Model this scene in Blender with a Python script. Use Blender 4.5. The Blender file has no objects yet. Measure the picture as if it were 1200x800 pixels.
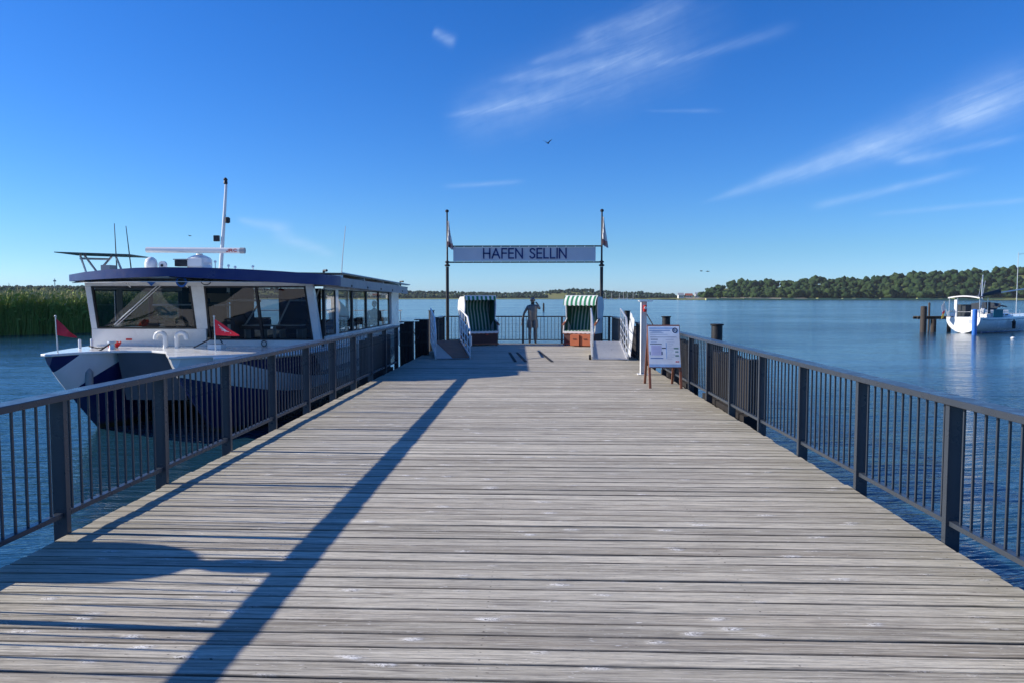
import bpy, math, random
import numpy as np
from mathutils import Vector, Matrix, noise
R = math.radians
PI = math.pi
random.seed(7)
rng = np.random.default_rng(11)
scene = bpy.context.scene
col = scene.collection
W = -1.2            # water level; the deck's top is z = 0, the pier runs along +Y

# ------------------------------------------------------------------ camera
cam_d = bpy.data.cameras.new('camera')
cam = bpy.data.objects.new('camera', cam_d)
col.objects.link(cam)
scene.camera = cam
cam_d.sensor_width = 36.0
cam_d.lens = 26.0
cam_d.clip_start = 0.05
cam_d.clip_end = 12000
cam.location = (0, 0, 1.67)
cam.rotation_euler = (R(90 - 3.366), 0, R(1.781))

# ------------------------------------------------------------------ light
SUN_EL = 27.5
SUN_AZ = -87.3       # degrees clockwise from +Y: low in the left, a touch beyond
scene.view_settings.view_transform = 'Standard'
scene.view_settings.look = 'None'
scene.view_settings.exposure = 0.42
scene.view_settings.gamma = 1.0
sd = bpy.data.lights.new('sun', 'SUN')
sd.energy = 5.0
sd.angle = R(0.55)
sd.color = (1.0, 0.92, 0.80)
sun = bpy.data.objects.new('sun', sd)
col.objects.link(sun)
sdir = Vector((math.sin(R(SUN_AZ)) * math.cos(R(SUN_EL)), math.cos(R(SUN_AZ)) * math.cos(R(SUN_EL)), math.sin(R(SUN_EL))))
sun.rotation_euler = sdir.to_track_quat('Z', 'Y').to_euler()

world = bpy.data.worlds.new('World')
scene.world = world
world.use_nodes = True
wt = world.node_tree
wt.nodes.clear()


class NT:
    """tiny node-graph writer"""
    def __init__(s, t):
        s.t = t

    def n(s, kind, **kw):
        nd = s.t.nodes.new(kind)
        for k, v in kw.items():
            setattr(nd, k, v)
        return nd

    def put(s, nd, i, v):
        if isinstance(v, bpy.types.NodeSocket):
            s.t.links.new(v, nd.inputs[i])
        elif v is not None:
            nd.inputs[i].default_value = v

    def m(s, op, a, b=None, c=None, clamp=False):
        nd = s.n('ShaderNodeMath', operation=op)
        nd.use_clamp = clamp
        s.put(nd, 0, a)
        if b is not None:
            s.put(nd, 1, b)
        if c is not None:
            s.put(nd, 2, c)
        return nd.outputs[0]

    def mix(s, fac, a, b, blend='MIX'):
        nd = s.n('ShaderNodeMix', data_type='RGBA', blend_type=blend)
        s.put(nd, 0, fac)
        s.put(nd, 6, a if isinstance(a, bpy.types.NodeSocket) else (*a, 1))
        s.put(nd, 7, b if isinstance(b, bpy.types.NodeSocket) else (*b, 1))
        return nd.outputs[2]

    def noise(s, vec, scale, detail=3, rough=0.55, dist=0.0):
        nd = s.n('ShaderNodeTexNoise')
        s.put(nd, 'Vector', vec)
        s.put(nd, 'Scale', scale)
        s.put(nd, 'Detail', detail)
        s.put(nd, 'Roughness', rough)
        s.put(nd, 'Distortion', dist)
        return nd.outputs[0]

    def map(s, v, a, b, c=0.0, d=1.0, smooth=False):
        nd = s.n('ShaderNodeMapRange')
        if smooth:
            nd.interpolation_type = 'SMOOTHSTEP'
        s.put(nd, 0, v)
        for i, q in enumerate((a, b, c, d)):
            s.put(nd, i + 1, q)
        return nd.outputs[0]

    def xyz(s, vec):
        nd = s.n('ShaderNodeSeparateXYZ')
        s.put(nd, 0, vec)
        return nd.outputs

    def comb(s, x, y, z):
        nd = s.n('ShaderNodeCombineXYZ')
        for i, q in enumerate((x, y, z)):
            s.put(nd, i, q)
        return nd.outputs[0]

    def scale(s, vec, sc):
        nd = s.n('ShaderNodeMapping')
        s.put(nd, 0, vec)
        nd.inputs['Scale'].default_value = sc
        return nd.outputs[0]

    def bump(s, h, strength, dist):
        nd = s.n('ShaderNodeBump')
        s.put(nd, 'Height', h)
        s.put(nd, 'Strength', strength)
        s.put(nd, 'Distance', dist)
        return nd.outputs[0]


g = NT(wt)
sky = g.n('ShaderNodeTexSky', sky_type='NISHITA')
sky.sun_disc = False
sky.sun_elevation = R(SUN_EL)
sky.sun_rotation = R(SUN_AZ)
sky.air_density = 1.0
sky.dust_density = 0.25
sky.ozone_density = 3.0
hs = g.n('ShaderNodeHueSaturation')
hs.inputs['Saturation'].default_value = 1.32
g.put(hs, 'Color', sky.outputs[0])
geo = g.n('ShaderNodeTexCoord')
dx, dy, dz = g.xyz(geo.outputs['Generated'])[:3]
azm = g.m('ARCTAN2', dx, dy)
elv = g.m('ARCSINE', dz)
# thin cirrus: streaks (azimuth0, elevation0, azimuth1, elevation1, width0, width1, opacity)
streaks = [
    (-0.12, 0.222, 0.22, 0.325, 0.026, 0.050, 0.13),
    (-0.10, 0.235, 0.26, 0.352, 0.030, 0.045, 0.10),
    (-0.120, 0.236, 0.05, 0.264, 0.003, 0.010, 0.20),
    (-0.060, 0.279, 0.17, 0.307, 0.004, 0.012, 0.22),
    (-0.010, 0.300, 0.11, 0.330, 0.003, 0.010, 0.14),
    (0.050, 0.328, 0.21, 0.366, 0.006, 0.014, 0.20),
    (0.150, 0.292, 0.33, 0.324, 0.003, 0.008, 0.15),
    (0.143, 0.2396, 0.2453, 0.2343, 0.0015, 0.003, 0.12),
    (-0.136, 0.3365, -0.104, 0.3225, 0.005, 0.007, 0.42),
    (0.2235, 0.1235, 0.62, 0.242, 0.0022, 0.034, 0.38),
    (0.33, 0.151, 0.62, 0.236, 0.006, 0.012, 0.14),
    (0.415, 0.1725, 0.500, 0.160, 0.006, 0.012, 0.17),
    (0.44, 0.158, 0.575, 0.176, 0.004, 0.004, 0.22),
    (0.3495, 0.1118, 0.53, 0.146, 0.005, 0.004, 0.26),
    (0.4168, 0.0995, 0.60, 0.109, 0.003, 0.003, 0.18),
    (-0.125, 0.1465, -0.010, 0.1545, 0.003, 0.003, 0.18),
    (-0.385, 0.098, -0.315, 0.086, 0.0035, 0.009, 0.30),
    (-0.345, 0.083, -0.262, 0.054, 0.009, 0.005, 0.30),
]
fib = g.noise(g.comb(g.m('MULTIPLY_ADD', elv, -1.6, azm), g.m('MULTIPLY_ADD', azm, -0.36, elv), 0.3), 1.0, 0)
fv = g.comb(g.m('MULTIPLY', azm, 9.0), g.m('MULTIPLY', g.m('MULTIPLY_ADD', azm, -0.33, elv), 95.0), 0.0)
fib = g.map(g.noise(fv, 1.0, 7, 0.68, 0.8), 0.30, 0.72, 0.45, 1.15)
puf = g.map(g.noise(g.comb(azm, elv, 0.0), 16.0, 4, 0.6), 0.30, 0.70, 0.45, 1.15)
# deep northern blue, milder toward the horizon, the same all the way round
hz_ = g.map(g.m('ABSOLUTE', elv), 0.0, 0.07, 1.0, 0.0, True)
grade = g.mix(hz_, (0.50, 0.81, 1.28), (0.62, 1.02, 1.98))
graded = g.mix(1.0, hs.outputs[0], grade, 'MULTIPLY')
tot = None
for (a0, e0, a1, e1, w0, w1, op) in streaks:
    L = math.hypot(a1 - a0, e1 - e0)
    ux, uy = (a1 - a0) / L, (e1 - e0) / L
    s_ = g.m('ADD', g.m('MULTIPLY', g.m('SUBTRACT', azm, a0), ux), g.m('MULTIPLY', g.m('SUBTRACT', elv, e0), uy))
    t_ = g.m('SUBTRACT', g.m('MULTIPLY', g.m('SUBTRACT', elv, e0), ux), g.m('MULTIPLY', g.m('SUBTRACT', azm, a0), uy))
    s_ = g.m('DIVIDE', s_, L)
    wd = g.map(s_, 0.0, 1.0, w0, w1)
    q = g.m('DIVIDE', t_, wd)
    body = g.m('EXPONENT', g.m('MULTIPLY', g.m('MULTIPLY', q, q), -1.0))
    edge = g.m('MULTIPLY', g.map(s_, -0.04, 0.14, 0, 1, True), g.map(s_, 0.72, 1.05, 1, 0, True))
    one = g.m('MULTIPLY', g.m('MULTIPLY', body, edge), op)
    tot = one if tot is None else g.m('ADD', tot, one)
tot = g.m('MULTIPLY', g.m('MULTIPLY', tot, fib), puf)
# the same kind of thin cirrus goes on over the rest of the sky
cn = g.noise(g.comb(g.m('DIVIDE', dx, g.m('ADD', g.m('ABSOLUTE', dz), 0.12)), g.m('MULTIPLY', g.m('DIVIDE', dy, g.m('ADD', g.m('ABSOLUTE', dz), 0.12)), 0.3), 0.0), 1.4, 5, 0.6, 0.5)
side = g.map(g.m('ABSOLUTE', azm), 0.75, 1.2, 0.0, 1.0, True)
tot = g.m('ADD', tot, g.m('MULTIPLY', g.m('MULTIPLY', g.map(cn, 0.56, 0.75, 0, 0.3, True), side), g.map(dz, 0.0, 0.1, 0, 1)))
skyc = g.mix(g.m('MINIMUM', tot, 0.8), graded, (5.0, 6.6, 9.0))
bg = g.n('ShaderNodeBackground')
g.put(bg, 0, skyc)
bg.inputs[1].default_value = 0.095
wo = g.n('ShaderNodeOutputWorld')
wt.links.new(bg.outputs[0], wo.inputs[0])


# ------------------------------------------------------------------ materials
def new_mat(name):
    m = bpy.data.materials.new(name)
    m.use_nodes = True
    t = m.node_tree
    b = t.nodes['Principled BSDF']
    return m, NT(t), b


def pmat(name, c, rough=0.5, metal=0.0, var=0.12, vscale=3.0, bump=0.0, bscale=40.0, spec=0.5, dirt=0.0, coat=0.0):
    m, k, b = new_mat(name)
    tc = k.n('ShaderNodeTexCoord').outputs['Object']
    nz = k.noise(tc, vscale, 5, 0.6)
    f = k.map(nz, 0.25, 0.75, 1 - var, 1 + var)
    hv = k.n('ShaderNodeHueSaturation')
    k.put(hv, 'Value', f)
    hv.inputs['Color'].default_value = (*c, 1)
    out = hv.outputs[0]
    if dirt:
        d = k.map(k.noise(tc, vscale * 3.7, 6, 0.7), 0.52, 0.72, 0, dirt)
        out = k.mix(d, out, (0.10, 0.085, 0.065))
    k.put(b, 'Base Color', out)
    k.put(b, 'Roughness', k.map(k.noise(tc, vscale * 2.3, 3), 0.3, 0.7, max(rough - 0.08, 0.02), min(rough + 0.1, 1)))
    b.inputs['Metallic'].default_value = metal
    b.inputs['Specular IOR Level'].default_value = spec
    if coat:
        b.inputs['Coat Weight'].default_value = coat
    if bump:
        k.put(b, 'Normal', k.bump(k.noise(tc, bscale, 4), 0.6, bump))
    return m


M = {}
M['rail'] = pmat('rail_paint', (0.037, 0.047, 0.062), 0.30, 0.0, 0.08, 4, 0.0002, 60)
M['bar'] = M['rail']
M['pile'] = pmat('black_pile', (0.013, 0.013, 0.015), 0.55, 0.0, 0.3, 5, 0.003, 30)
M['fender_wood'] = pmat('fender_timber', (0.014, 0.012, 0.012), 0.8, 0, 0.35, 4, 0.004, 25)
M['beam'] = pmat('beam_timber', (0.045, 0.038, 0.032), 0.85, 0, 0.3, 3, 0.004, 20)
M['white'] = pmat('white_paint', (0.78, 0.78, 0.76), 0.32, 0, 0.05, 2, 0.0, dirt=0.06)
M['boatwhite'] = pmat('gelcoat_white', (0.80, 0.80, 0.78), 0.22, 0, 0.04, 1.3, 0.0, dirt=0.10, coat=0.4)
M['navy'] = pmat('navy_paint', (0.010, 0.026, 0.125), 0.25, 0, 0.1, 2, coat=0.4)
M['blue'] = pmat('blue_fascia', (0.004, 0.018, 0.14), 0.35, 0, 0.1, 2)
M['silver'] = pmat('galvanised_metal', (0.55, 0.57, 0.58), 0.38, 0.75, 0.12, 7, 0.0004, 90)
M['alu'] = pmat('aluminium', (0.62, 0.63, 0.64), 0.34, 0.6, 0.1, 9)
M['grey'] = pmat('grey_paint', (0.30, 0.32, 0.34), 0.5, 0, 0.1, 3)
M['dark'] = pmat('dark_plastic', (0.018, 0.019, 0.022), 0.5, 0, 0.2, 4)
M['rubber'] = pmat('black_rubber', (0.02, 0.02, 0.02), 0.8, 0, 0.2, 6)
M['red'] = pmat('red_cloth', (0.85, 0.02, 0.045), 0.7, 0, 0.15, 6)
M['redp'] = pmat('red_plastic', (0.60, 0.03, 0.02), 0.35, 0, 0.1, 6)
M['orange'] = pmat('orange_box', (0.50, 0.135, 0.055), 0.6, 0, 0.1, 4, dirt=0.2)
M['seat'] = pmat('dark_seat_fabric', (0.035, 0.045, 0.055), 0.85, 0, 0.15, 8)
M['teal'] = pmat('teal_canvas', (0.02, 0.20, 0.22), 0.8, 0, 0.15, 5)
M['canvas'] = pmat('dark_canvas', (0.035, 0.045, 0.055), 0.85, 0, 0.2, 5)
M['tan'] = pmat('tan_panel', (0.52, 0.38, 0.24), 0.5, 0, 0.1, 3)
M['redwood'] = pmat('red_brown_wood', (0.24, 0.085, 0.045), 0.55, 0, 0.2, 6, 0.001, 40)
M['plywood'] = pmat('brown_plywood', (0.30, 0.12, 0.06), 0.75, 0, 0.2, 3, 0.001, 40)
M['wicker_dark'] = pmat('dark_wicker', (0.085, 0.035, 0.03), 0.75, 0, 0.35, 30, 0.004, 60)
M['bronze'] = pmat('dark_bronze', (0.16, 0.15, 0.14), 0.36, 0.4, 0.35, 9, 0.002, 50)
M['bluepile'] = pmat('blue_pile', (0.02, 0.14, 0.50), 0.5, 0, 0.1, 4)
M['brownpile'] = pmat('brown_pile', (0.05, 0.04, 0.034), 0.8, 0, 0.3, 3, 0.004, 20)
M['sand'] = pmat('shore_sand', (0.34, 0.29, 0.20), 0.9, 0, 0.2, 0.02)
M['skin'] = pmat('skin', (0.42, 0.24, 0.17), 0.55, 0, 0.06, 10)
M['hair'] = pmat('dark_hair', (0.03, 0.02, 0.015), 0.7, 0, 0.2, 30)
M['darkcloth'] = pmat('dark_clothing', (0.03, 0.033, 0.045), 0.85, 0, 0.15, 10)
M['bird'] = pmat('dark_feathers', (0.03, 0.028, 0.027), 0.8)
M['yellow'] = pmat('yellow_cloth', (0.75, 0.50, 0.04), 0.7)
M['solar'] = pmat('solar_panel', (0.012, 0.016, 0.035), 0.18, 0, 0.1, 5, coat=0.5)
M['banner'] = pmat('banner_cloth', (0.62, 0.64, 0.68), 0.75, 0, 0.05, 2)
M['letter'] = pmat('letter_blue', (0.012, 0.03, 0.16), 0.6)
M['clothwhite'] = pmat('white_cloth', (0.75, 0.74, 0.72), 0.8, 0, 0.08, 12)
M['house'] = pmat('house_wall', (0.72, 0.70, 0.66), 0.8, 0, 0.05, 0.5)
M['tile'] = pmat('roof_tile', (0.30, 0.09, 0.05), 0.8, 0, 0.1, 0.5)
M['glassdark'] = pmat('house_glass', (0.03, 0.04, 0.05), 0.1)
M['print_blue'] = pmat('print_blue', (0.05, 0.16, 0.42), 0.45)
M['print_dark'] = pmat('print_dark', (0.02, 0.03, 0.07), 0.45)
M['print_sky'] = pmat('print_sky', (0.32, 0.50, 0.76), 0.45, 0, 0.2, 5)
M['print_grey'] = pmat('print_grey', (0.38, 0.42, 0.52), 0.45)
M['print_lilac'] = pmat('print_lilac', (0.55, 0.56, 0.78), 0.45)
M['print_green'] = pmat('print_green', (0.14, 0.28, 0.26), 0.45)
M['poster'] = pmat('poster_paper', (0.78, 0.84, 0.90), 0.4, 0, 0.12, 5)


def glass_mat(name, tint, refl=1.0):
    m = bpy.data.materials.new(name)
    m.use_nodes = True
    t = m.node_tree
    t.nodes.clear()
    k = NT(t)
    tr = k.n('ShaderNodeBsdfTransparent')
    tr.inputs[0].default_value = (*tint, 1)
    gl = k.n('ShaderNodeBsdfGlossy')
    gl.inputs['Roughness'].default_value = 0.02
    fr = k.n('ShaderNodeFresnel')
    fr.inputs[0].default_value = 1.5
    mx = k.n('ShaderNodeMixShader')
    k.put(mx, 0, k.m('MULTIPLY', fr.outputs[0], refl, clamp=True))
    t.links.new(tr.outputs[0], mx.inputs[1])
    t.links.new(gl.outputs[0], mx.inputs[2])
    o = k.n('ShaderNodeOutputMaterial')
    t.links.new(mx.outputs[0], o.inputs[0])
    return m


M['glass'] = glass_mat('cabin_glass', (0.36, 0.41, 0.43), 1.6)
M['glassc'] = glass_mat('clear_glass', (0.80, 0.86, 0.88), 1.2)


def deck_mat():
    m, k, b = new_mat('weathered_planks')
    pos = k.n('ShaderNodeNewGeometry').outputs['Position']
    oi = k.n('ShaderNodeObjectInfo').outputs['Random']
    x, y, z = k.xyz(pos)[:3]
    off = k.m('MULTIPLY', oi, 57.0)
    v = k.comb(k.m('ADD', x, off), y, z)
    grain = k.noise(k.scale(v, (2.0, 70, 70)), 1.0, 7, 0.7, 0.9)
    fine = k.noise(k.scale(v, (8, 190, 190)), 1.0, 5, 0.7)
    streak = k.noise(k.scale(v, (0.9, 26, 26)), 1.0, 5, 0.6, 0.5)
    patch = k.noise(k.scale(v, (1.3, 7, 1)), 1.0, 5, 0.65)
    wide = k.noise(k.scale(pos, (0.4, 0.4, 1)), 1.0, 4, 0.6)
    kn = k.n('ShaderNodeTexVoronoi', feature='F1')
    warp = k.comb(k.m('MULTIPLY', k.m('ADD', k.m('ADD', x, off), k.m('MULTIPLY', patch, 0.3)), 3.0), k.m('MULTIPLY', y, 7.4), 0.0)
    k.put(kn, 'Vector', warp)
    kn.inputs['Scale'].default_value = 1.0
    kd = kn.outputs['Distance']
    knm = k.map(kd, 0.05, 0.25, 1, 0, True)
    rnd = k.map(k.xyz(kn.outputs['Color'])[0], 0.20, 0.30, 0, 1, True)
    knm = k.m('MULTIPLY', knm, rnd)
    wn = k.n('ShaderNodeTexWhiteNoise', noise_dimensions='1D')
    k.put(wn, 'W', k.m('MULTIPLY', oi, 91.7))
    wr = wn.outputs['Value']
    base = k.mix(oi, (0.36, 0.32, 0.245), (0.73, 0.665, 0.525))
    base = k.mix(k.map(wr, 0.55, 1.0, 0, 0.5), base, (0.36, 0.30, 0.225))
    base = k.mix(k.map(streak, 0.42, 0.62, 0, 0.6), base, (0.73, 0.68, 0.555))
    base = k.mix(k.map(patch, 0.52, 0.72, 0, 0.5), base, (0.31, 0.285, 0.24))
    base = k.mix(k.map(grain, 0.50, 0.66, 0, 0.85), base, (0.125, 0.112, 0.098))
    base = k.mix(k.map(grain, 0.32, 0.46, 0.7, 0), base, (0.86, 0.81, 0.67))
    base = k.mix(k.map(fine, 0.52, 0.68, 0, 0.65), base, (0.13, 0.12, 0.105))
    base = k.mix(k.map(wide, 0.40, 0.68, 0, 0.4), base, (0.34, 0.32, 0.28))
    crack = k.noise(k.scale(v, (0.8, 110, 110)), 1.0, 3, 0.55, 0.3)
    base = k.mix(k.map(crack, 0.60, 0.68, 0, 0.85), base, (0.07, 0.06, 0.05))
    frag = k.noise(k.scale(v, (30, 80, 1)), 1.0, 5, 0.75, 1.8)
    light = k.m('MULTIPLY', knm, k.map(frag, 0.46, 0.52, 0, 1))
    darkk = k.m('MULTIPLY', knm, k.map(frag, 0.40, 0.46, 0.9, 0))
    base = k.mix(light, base, (0.88, 0.86, 0.80))
    base = k.mix(darkk, base, (0.05, 0.04, 0.03))
    sp = k.noise(k.scale(v, (14, 70, 1)), 1.0, 4, 0.65, 1.2)
    base = k.mix(k.map(sp, 0.64, 0.70, 0, 0.85), base, (0.76, 0.74, 0.69))
    base = k.mix(k.map(k.noise(k.scale(v, (22, 60, 1)), 1.0, 3), 0.69, 0.74, 0, 0.9), base, (0.06, 0.05, 0.04))
    # two screw heads over every joist
    oc = k.n('ShaderNodeTexCoord').outputs['Object']
    ox, oy, oz = k.xyz(oc)[:3]
    sx_ = k.m('SUBTRACT', k.m('FRACT', k.m('ADD', k.m('DIVIDE', k.m('ADD', ox, 3.18), 1.4625), 0.5)), 0.5)
    sx_ = k.m('MULTIPLY', sx_, 1.4625)
    sy_ = k.m('SUBTRACT', k.m('ABSOLUTE', oy), 0.036)
    edge_dark = k.m('MULTIPLY', k.map(k.m('ABSOLUTE', oy), 0.055, 0.068, 0, 1, True), k.map(k.noise(k.scale(v, (1.5, 9, 1)), 1.0, 4, 0.6), 0.35, 0.6, 0.2, 0.9))
    base = k.mix(edge_dark, base, (0.10, 0.088, 0.072))  # plank edges made darker, unevenly along each board
    dd = k.m('SQRT', k.m('ADD', k.m('MULTIPLY', sx_, sx_), k.m('MULTIPLY', sy_, sy_)))
    base = k.mix(k.m('MULTIPLY', k.map(dd, 0.004, 0.007, 1, 0), k.map(patch, 0.42, 0.6, 0.1, 0.9)), base, (0.05, 0.045, 0.04))
    # algae tint near the open right edge
    edge = k.m('MULTIPLY', k.map(k.m('ABSOLUTE', k.m('ADD', x, 0.25)), 2.1, 3.05, 0, 0.45, True), k.map(patch, 0.35, 0.65, 0.3, 1))
    base = k.mix(edge, base, (0.30, 0.27, 0.17))
    # screws: two dark dots across each plank over the beams
    k.put(b, 'Base Color', base)
    k.put(b, 'Roughness', k.map(grain, 0.3, 0.7, 0.62, 0.85))
    b.inputs['Specular IOR Level'].default_value = 0.2
    h = k.m('ADD', k.m('MULTIPLY', grain, -1.0), k.m('ADD', k.m('MULTIPLY', fine, -0.4), k.m('MULTIPLY', knm, 0.7)))
    k.put(b, 'Normal', k.bump(h, 1.0, 0.008))
    return m


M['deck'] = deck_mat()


def water_mat():
    m, k, b = new_mat('harbour_water')
    pos = k.n('ShaderNodeNewGeometry').outputs['Position']
    rp_ = k.n('ShaderNodeMapping')
    k.put(rp_, 0, pos)
    rp_.inputs['Rotation'].default_value = (0, 0, R(-9))
    rpo = rp_.outputs[0]
    w1 = k.noise(k.scale(rpo, (0.9, 4.2, 1)), 1.0, 3, 0.5, 0.5)
    w2 = k.noise(k.scale(rpo, (3.2, 10.0, 1)), 1.0, 3, 0.55, 0.4)
    w0 = k.noise(k.scale(pos, (0.5, 1.0, 1)), 0.45, 2, 0.5)
    calm = k.noise(k.scale(pos, (0.018, 0.05, 1)), 1.0, 4, 0.55, 0.8)
    wl = k.noise(k.scale(pos, (0.10, 0.34, 1)), 1.0, 3, 0.5, 0.3)
    h = k.m('ADD', k.m('MULTIPLY', w1, 0.60), k.m('ADD', k.m('MULTIPLY', w2, 0.22), k.m('ADD', k.m('MULTIPLY', w0, 0.45), k.m('MULTIPLY', wl, 1.8))))
    wx = k.noise(k.scale(pos, (0.025, 0.10, 1)), 1.0, 3, 0.5, 0.5)
    h = k.m('ADD', h, k.m('MULTIPLY', wx, 3.5))
    bp = k.n('ShaderNodeBump')
    k.put(bp, 'Height', h)
    lee = k.map(k.xyz(pos)[0], -13.0, -3.4, 0.80, 1.0, True)      # the water in the lee of ferry and reeds is calmer
    k.put(bp, 'Strength', k.m('MULTIPLY', k.map(calm, 0.38, 0.62, 0.30, 1.0, True), lee))
    bp.inputs['Distance'].default_value = 0.11
    k.put(b, 'Normal', bp.outputs[0])
    b.inputs['Base Color'].default_value = (0.012, 0.052, 0.088, 1)
    b.inputs['Roughness'].default_value = 0.11
    b.inputs['IOR'].default_value = 1.37
    return m


M['water'] = water_mat()


def wicker_white():
    m, k, b = new_mat('white_wicker')
    tc = k.n('ShaderNodeTexCoord').outputs['Object']
    x, y, z = k.xyz(tc)[:3]
    a = k.m('SINE', k.m('MULTIPLY', z, 260.0))
    c = k.m('SINE', k.m('MULTIPLY', k.m('ADD', x, y), 200.0))
    wv = k.m('MULTIPLY', a, c)
    base = k.mix(k.map(wv, -1, 1, 0, 1), (0.55, 0.55, 0.54), (0.80, 0.79, 0.77))
    k.put(b, 'Base Color', base)
    b.inputs['Roughness'].default_value = 0.6
    k.put(b, 'Normal', k.bump(wv, 0.5, 0.003))
    return m


M['wicker'] = wicker_white()


def stripe_mat(name, freq, dark, light, duty=0.5, phase=0.0):
    m, k, b = new_mat(name)
    tc = k.n('ShaderNodeTexCoord').outputs['Object']
    x = k.xyz(tc)[0]
    fr = k.m('FRACT', k.m('ADD', k.m('MULTIPLY', x, freq), 50.0 + phase))
    st = k.map(fr, duty - 0.03, duty + 0.03, 0, 1)
    st2 = k.m('MULTIPLY', st, k.map(fr, 0.97, 1.0, 1, 0))
    nz = k.noise(tc, 14, 4)
    cc = k.mix(st2, dark, light)
    hv = k.n('ShaderNodeHueSaturation')
    k.put(hv, 'Value', k.map(nz, 0.3, 0.7, 0.88, 1.12))
    k.put(hv, 'Color', cc)
    k.put(b, 'Base Color', hv.outputs[0])
    b.inputs['Roughness'].default_value = 0.85
    return m


M['awning'] = stripe_mat('awning_stripes', 6.2, (0.02, 0.22, 0.10), (0.80, 0.80, 0.76), 0.5)
M['lining'] = stripe_mat('lining_stripes', 8.0, (0.012, 0.10, 0.055), (0.34, 0.42, 0.36), 0.62)


def hull_mat(which):
    m, k, b = new_mat('hull_paint_' + which)
    pos = k.n('ShaderNodeTexCoord').outputs['Object']
    x, y, z = k.xyz(pos)[:3]          # relative to the ferry's base point (-7.4, 16, W)
    z = k.m('ADD', z, W)
    if which == 'port':
        zb = k.m('MULTIPLY_ADD', k.m('ADD', x, 1.5), 0.95, 0.45)
        navy = k.m('LESS_THAN', z, k.m('MINIMUM', zb, 0.62))
        tip = k.m('MULTIPLY', k.m('LESS_THAN', y, -1.02), k.m('GREATER_THAN', z, k.m('MULTIPLY_ADD', k.m('ADD', y, 1.45), 0.9, 0.10)))
        navy = k.m('MAXIMUM', navy, tip)
    else:
        s = k.m('MAXIMUM', k.m('ADD', y, 2.0), 0.0)
        c = k.m('MULTIPLY_ADD', k.m('EXPONENT', k.m('MULTIPLY', s, -0.6)), 0.85, -0.42)
        hw = k.m('MULTIPLY', k.m('EXPONENT', k.m('MULTIPLY', s, -0.12)), 0.23)
        band = k.m('LESS_THAN', k.m('ABSOLUTE', k.m('SUBTRACT', z, c)), hw)
        lip = k.m('GREATER_THAN', z, 0.42)
        up = k.m('MULTIPLY', k.m('GREATER_THAN', z, k.m('MULTIPLY_ADD', s, -0.45, 1.5)), k.m('GREATER_THAN', z, -0.05))
        white = k.m('MAXIMUM', k.m('MAXIMUM', band, lip), up)
        navy = k.m('SUBTRACT', 1.0, white)
    foul = k.map(z, -1.12, -1.02, 1, 0)
    nz = k.map(k.noise(pos, 2.0, 5), 0.3, 0.7, 0.93, 1.05)
    cc = k.mix(navy, (0.74, 0.75, 0.76), (0.008, 0.020, 0.105))
    cc = k.mix(foul, cc, (0.05, 0.05, 0.03))
    hv = k.n('ShaderNodeHueSaturation')
    k.put(hv, 'Value', nz)
    k.put(hv, 'Color', cc)
    k.put(b, 'Base Color', hv.outputs[0])
    b.inputs['Roughness'].default_value = 0.25
    b.inputs['Coat Weight'].default_value = 0.3
    return m


M['bridgeshade'] = pmat('shaded_blue_grey', (0.10, 0.115, 0.14), 0.4, 0, 0.08, 2)  # darker blue-grey, the shade on the bridge front put into its colour


def plate_mat():
    m, k, b = new_mat('perforated_plate')
    tc = k.n('ShaderNodeTexCoord').outputs['Object']
    x, y, z = k.xyz(tc)[:3]
    h = k.m('MULTIPLY', k.m('SINE', k.m('MULTIPLY', x, 120.0)), k.m('SINE', k.m('MULTIPLY', y, 60.0)))
    hole = k.map(h, 0.35, 0.5, 0, 0.6)
    k.put(b, 'Base Color', k.mix(hole, (0.62, 0.61, 0.60), (0.12, 0.12, 0.13)))
    b.inputs['Metallic'].default_value = 0.3
    b.inputs['Roughness'].default_value = 0.5
    return m


M['plate'] = plate_mat()


def leaf_mat(name, a, bb, c, vscale, rough=0.9, bscale=0.4, bd=1.2, transl=0.0):
    m, k, b = new_mat(name)
    pos = k.n('ShaderNodeNewGeometry').outputs['Position']
    n1 = k.noise(pos, vscale, 4, 0.6)
    n2 = k.noise(pos, vscale * 7, 4, 0.7)
    rp = k.n('ShaderNodeNewGeometry').outputs['Random Per Island']
    cc = k.mix(k.map(rp, 0, 1), a, bb)
    cc = k.mix(k.map(n1, 0.4, 0.7, 0, 0.8), cc, c)
    cc = k.mix(k.map(n2, 0.5, 0.7, 0, 0.5), cc, a)
    k.put(b, 'Base Color', cc)
    b.inputs['Roughness'].default_value = rough
    b.inputs['Specular IOR Level'].default_value = 0.15
    if bd:
        k.put(b, 'Normal', k.bump(k.noise(pos, bscale, 5, 0.7), 1.0, bd))
    if transl:
        b.inputs['Transmission Weight'].default_value = 0.0
        b.inputs['Subsurface Weight'].default_value = transl
    return m


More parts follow.
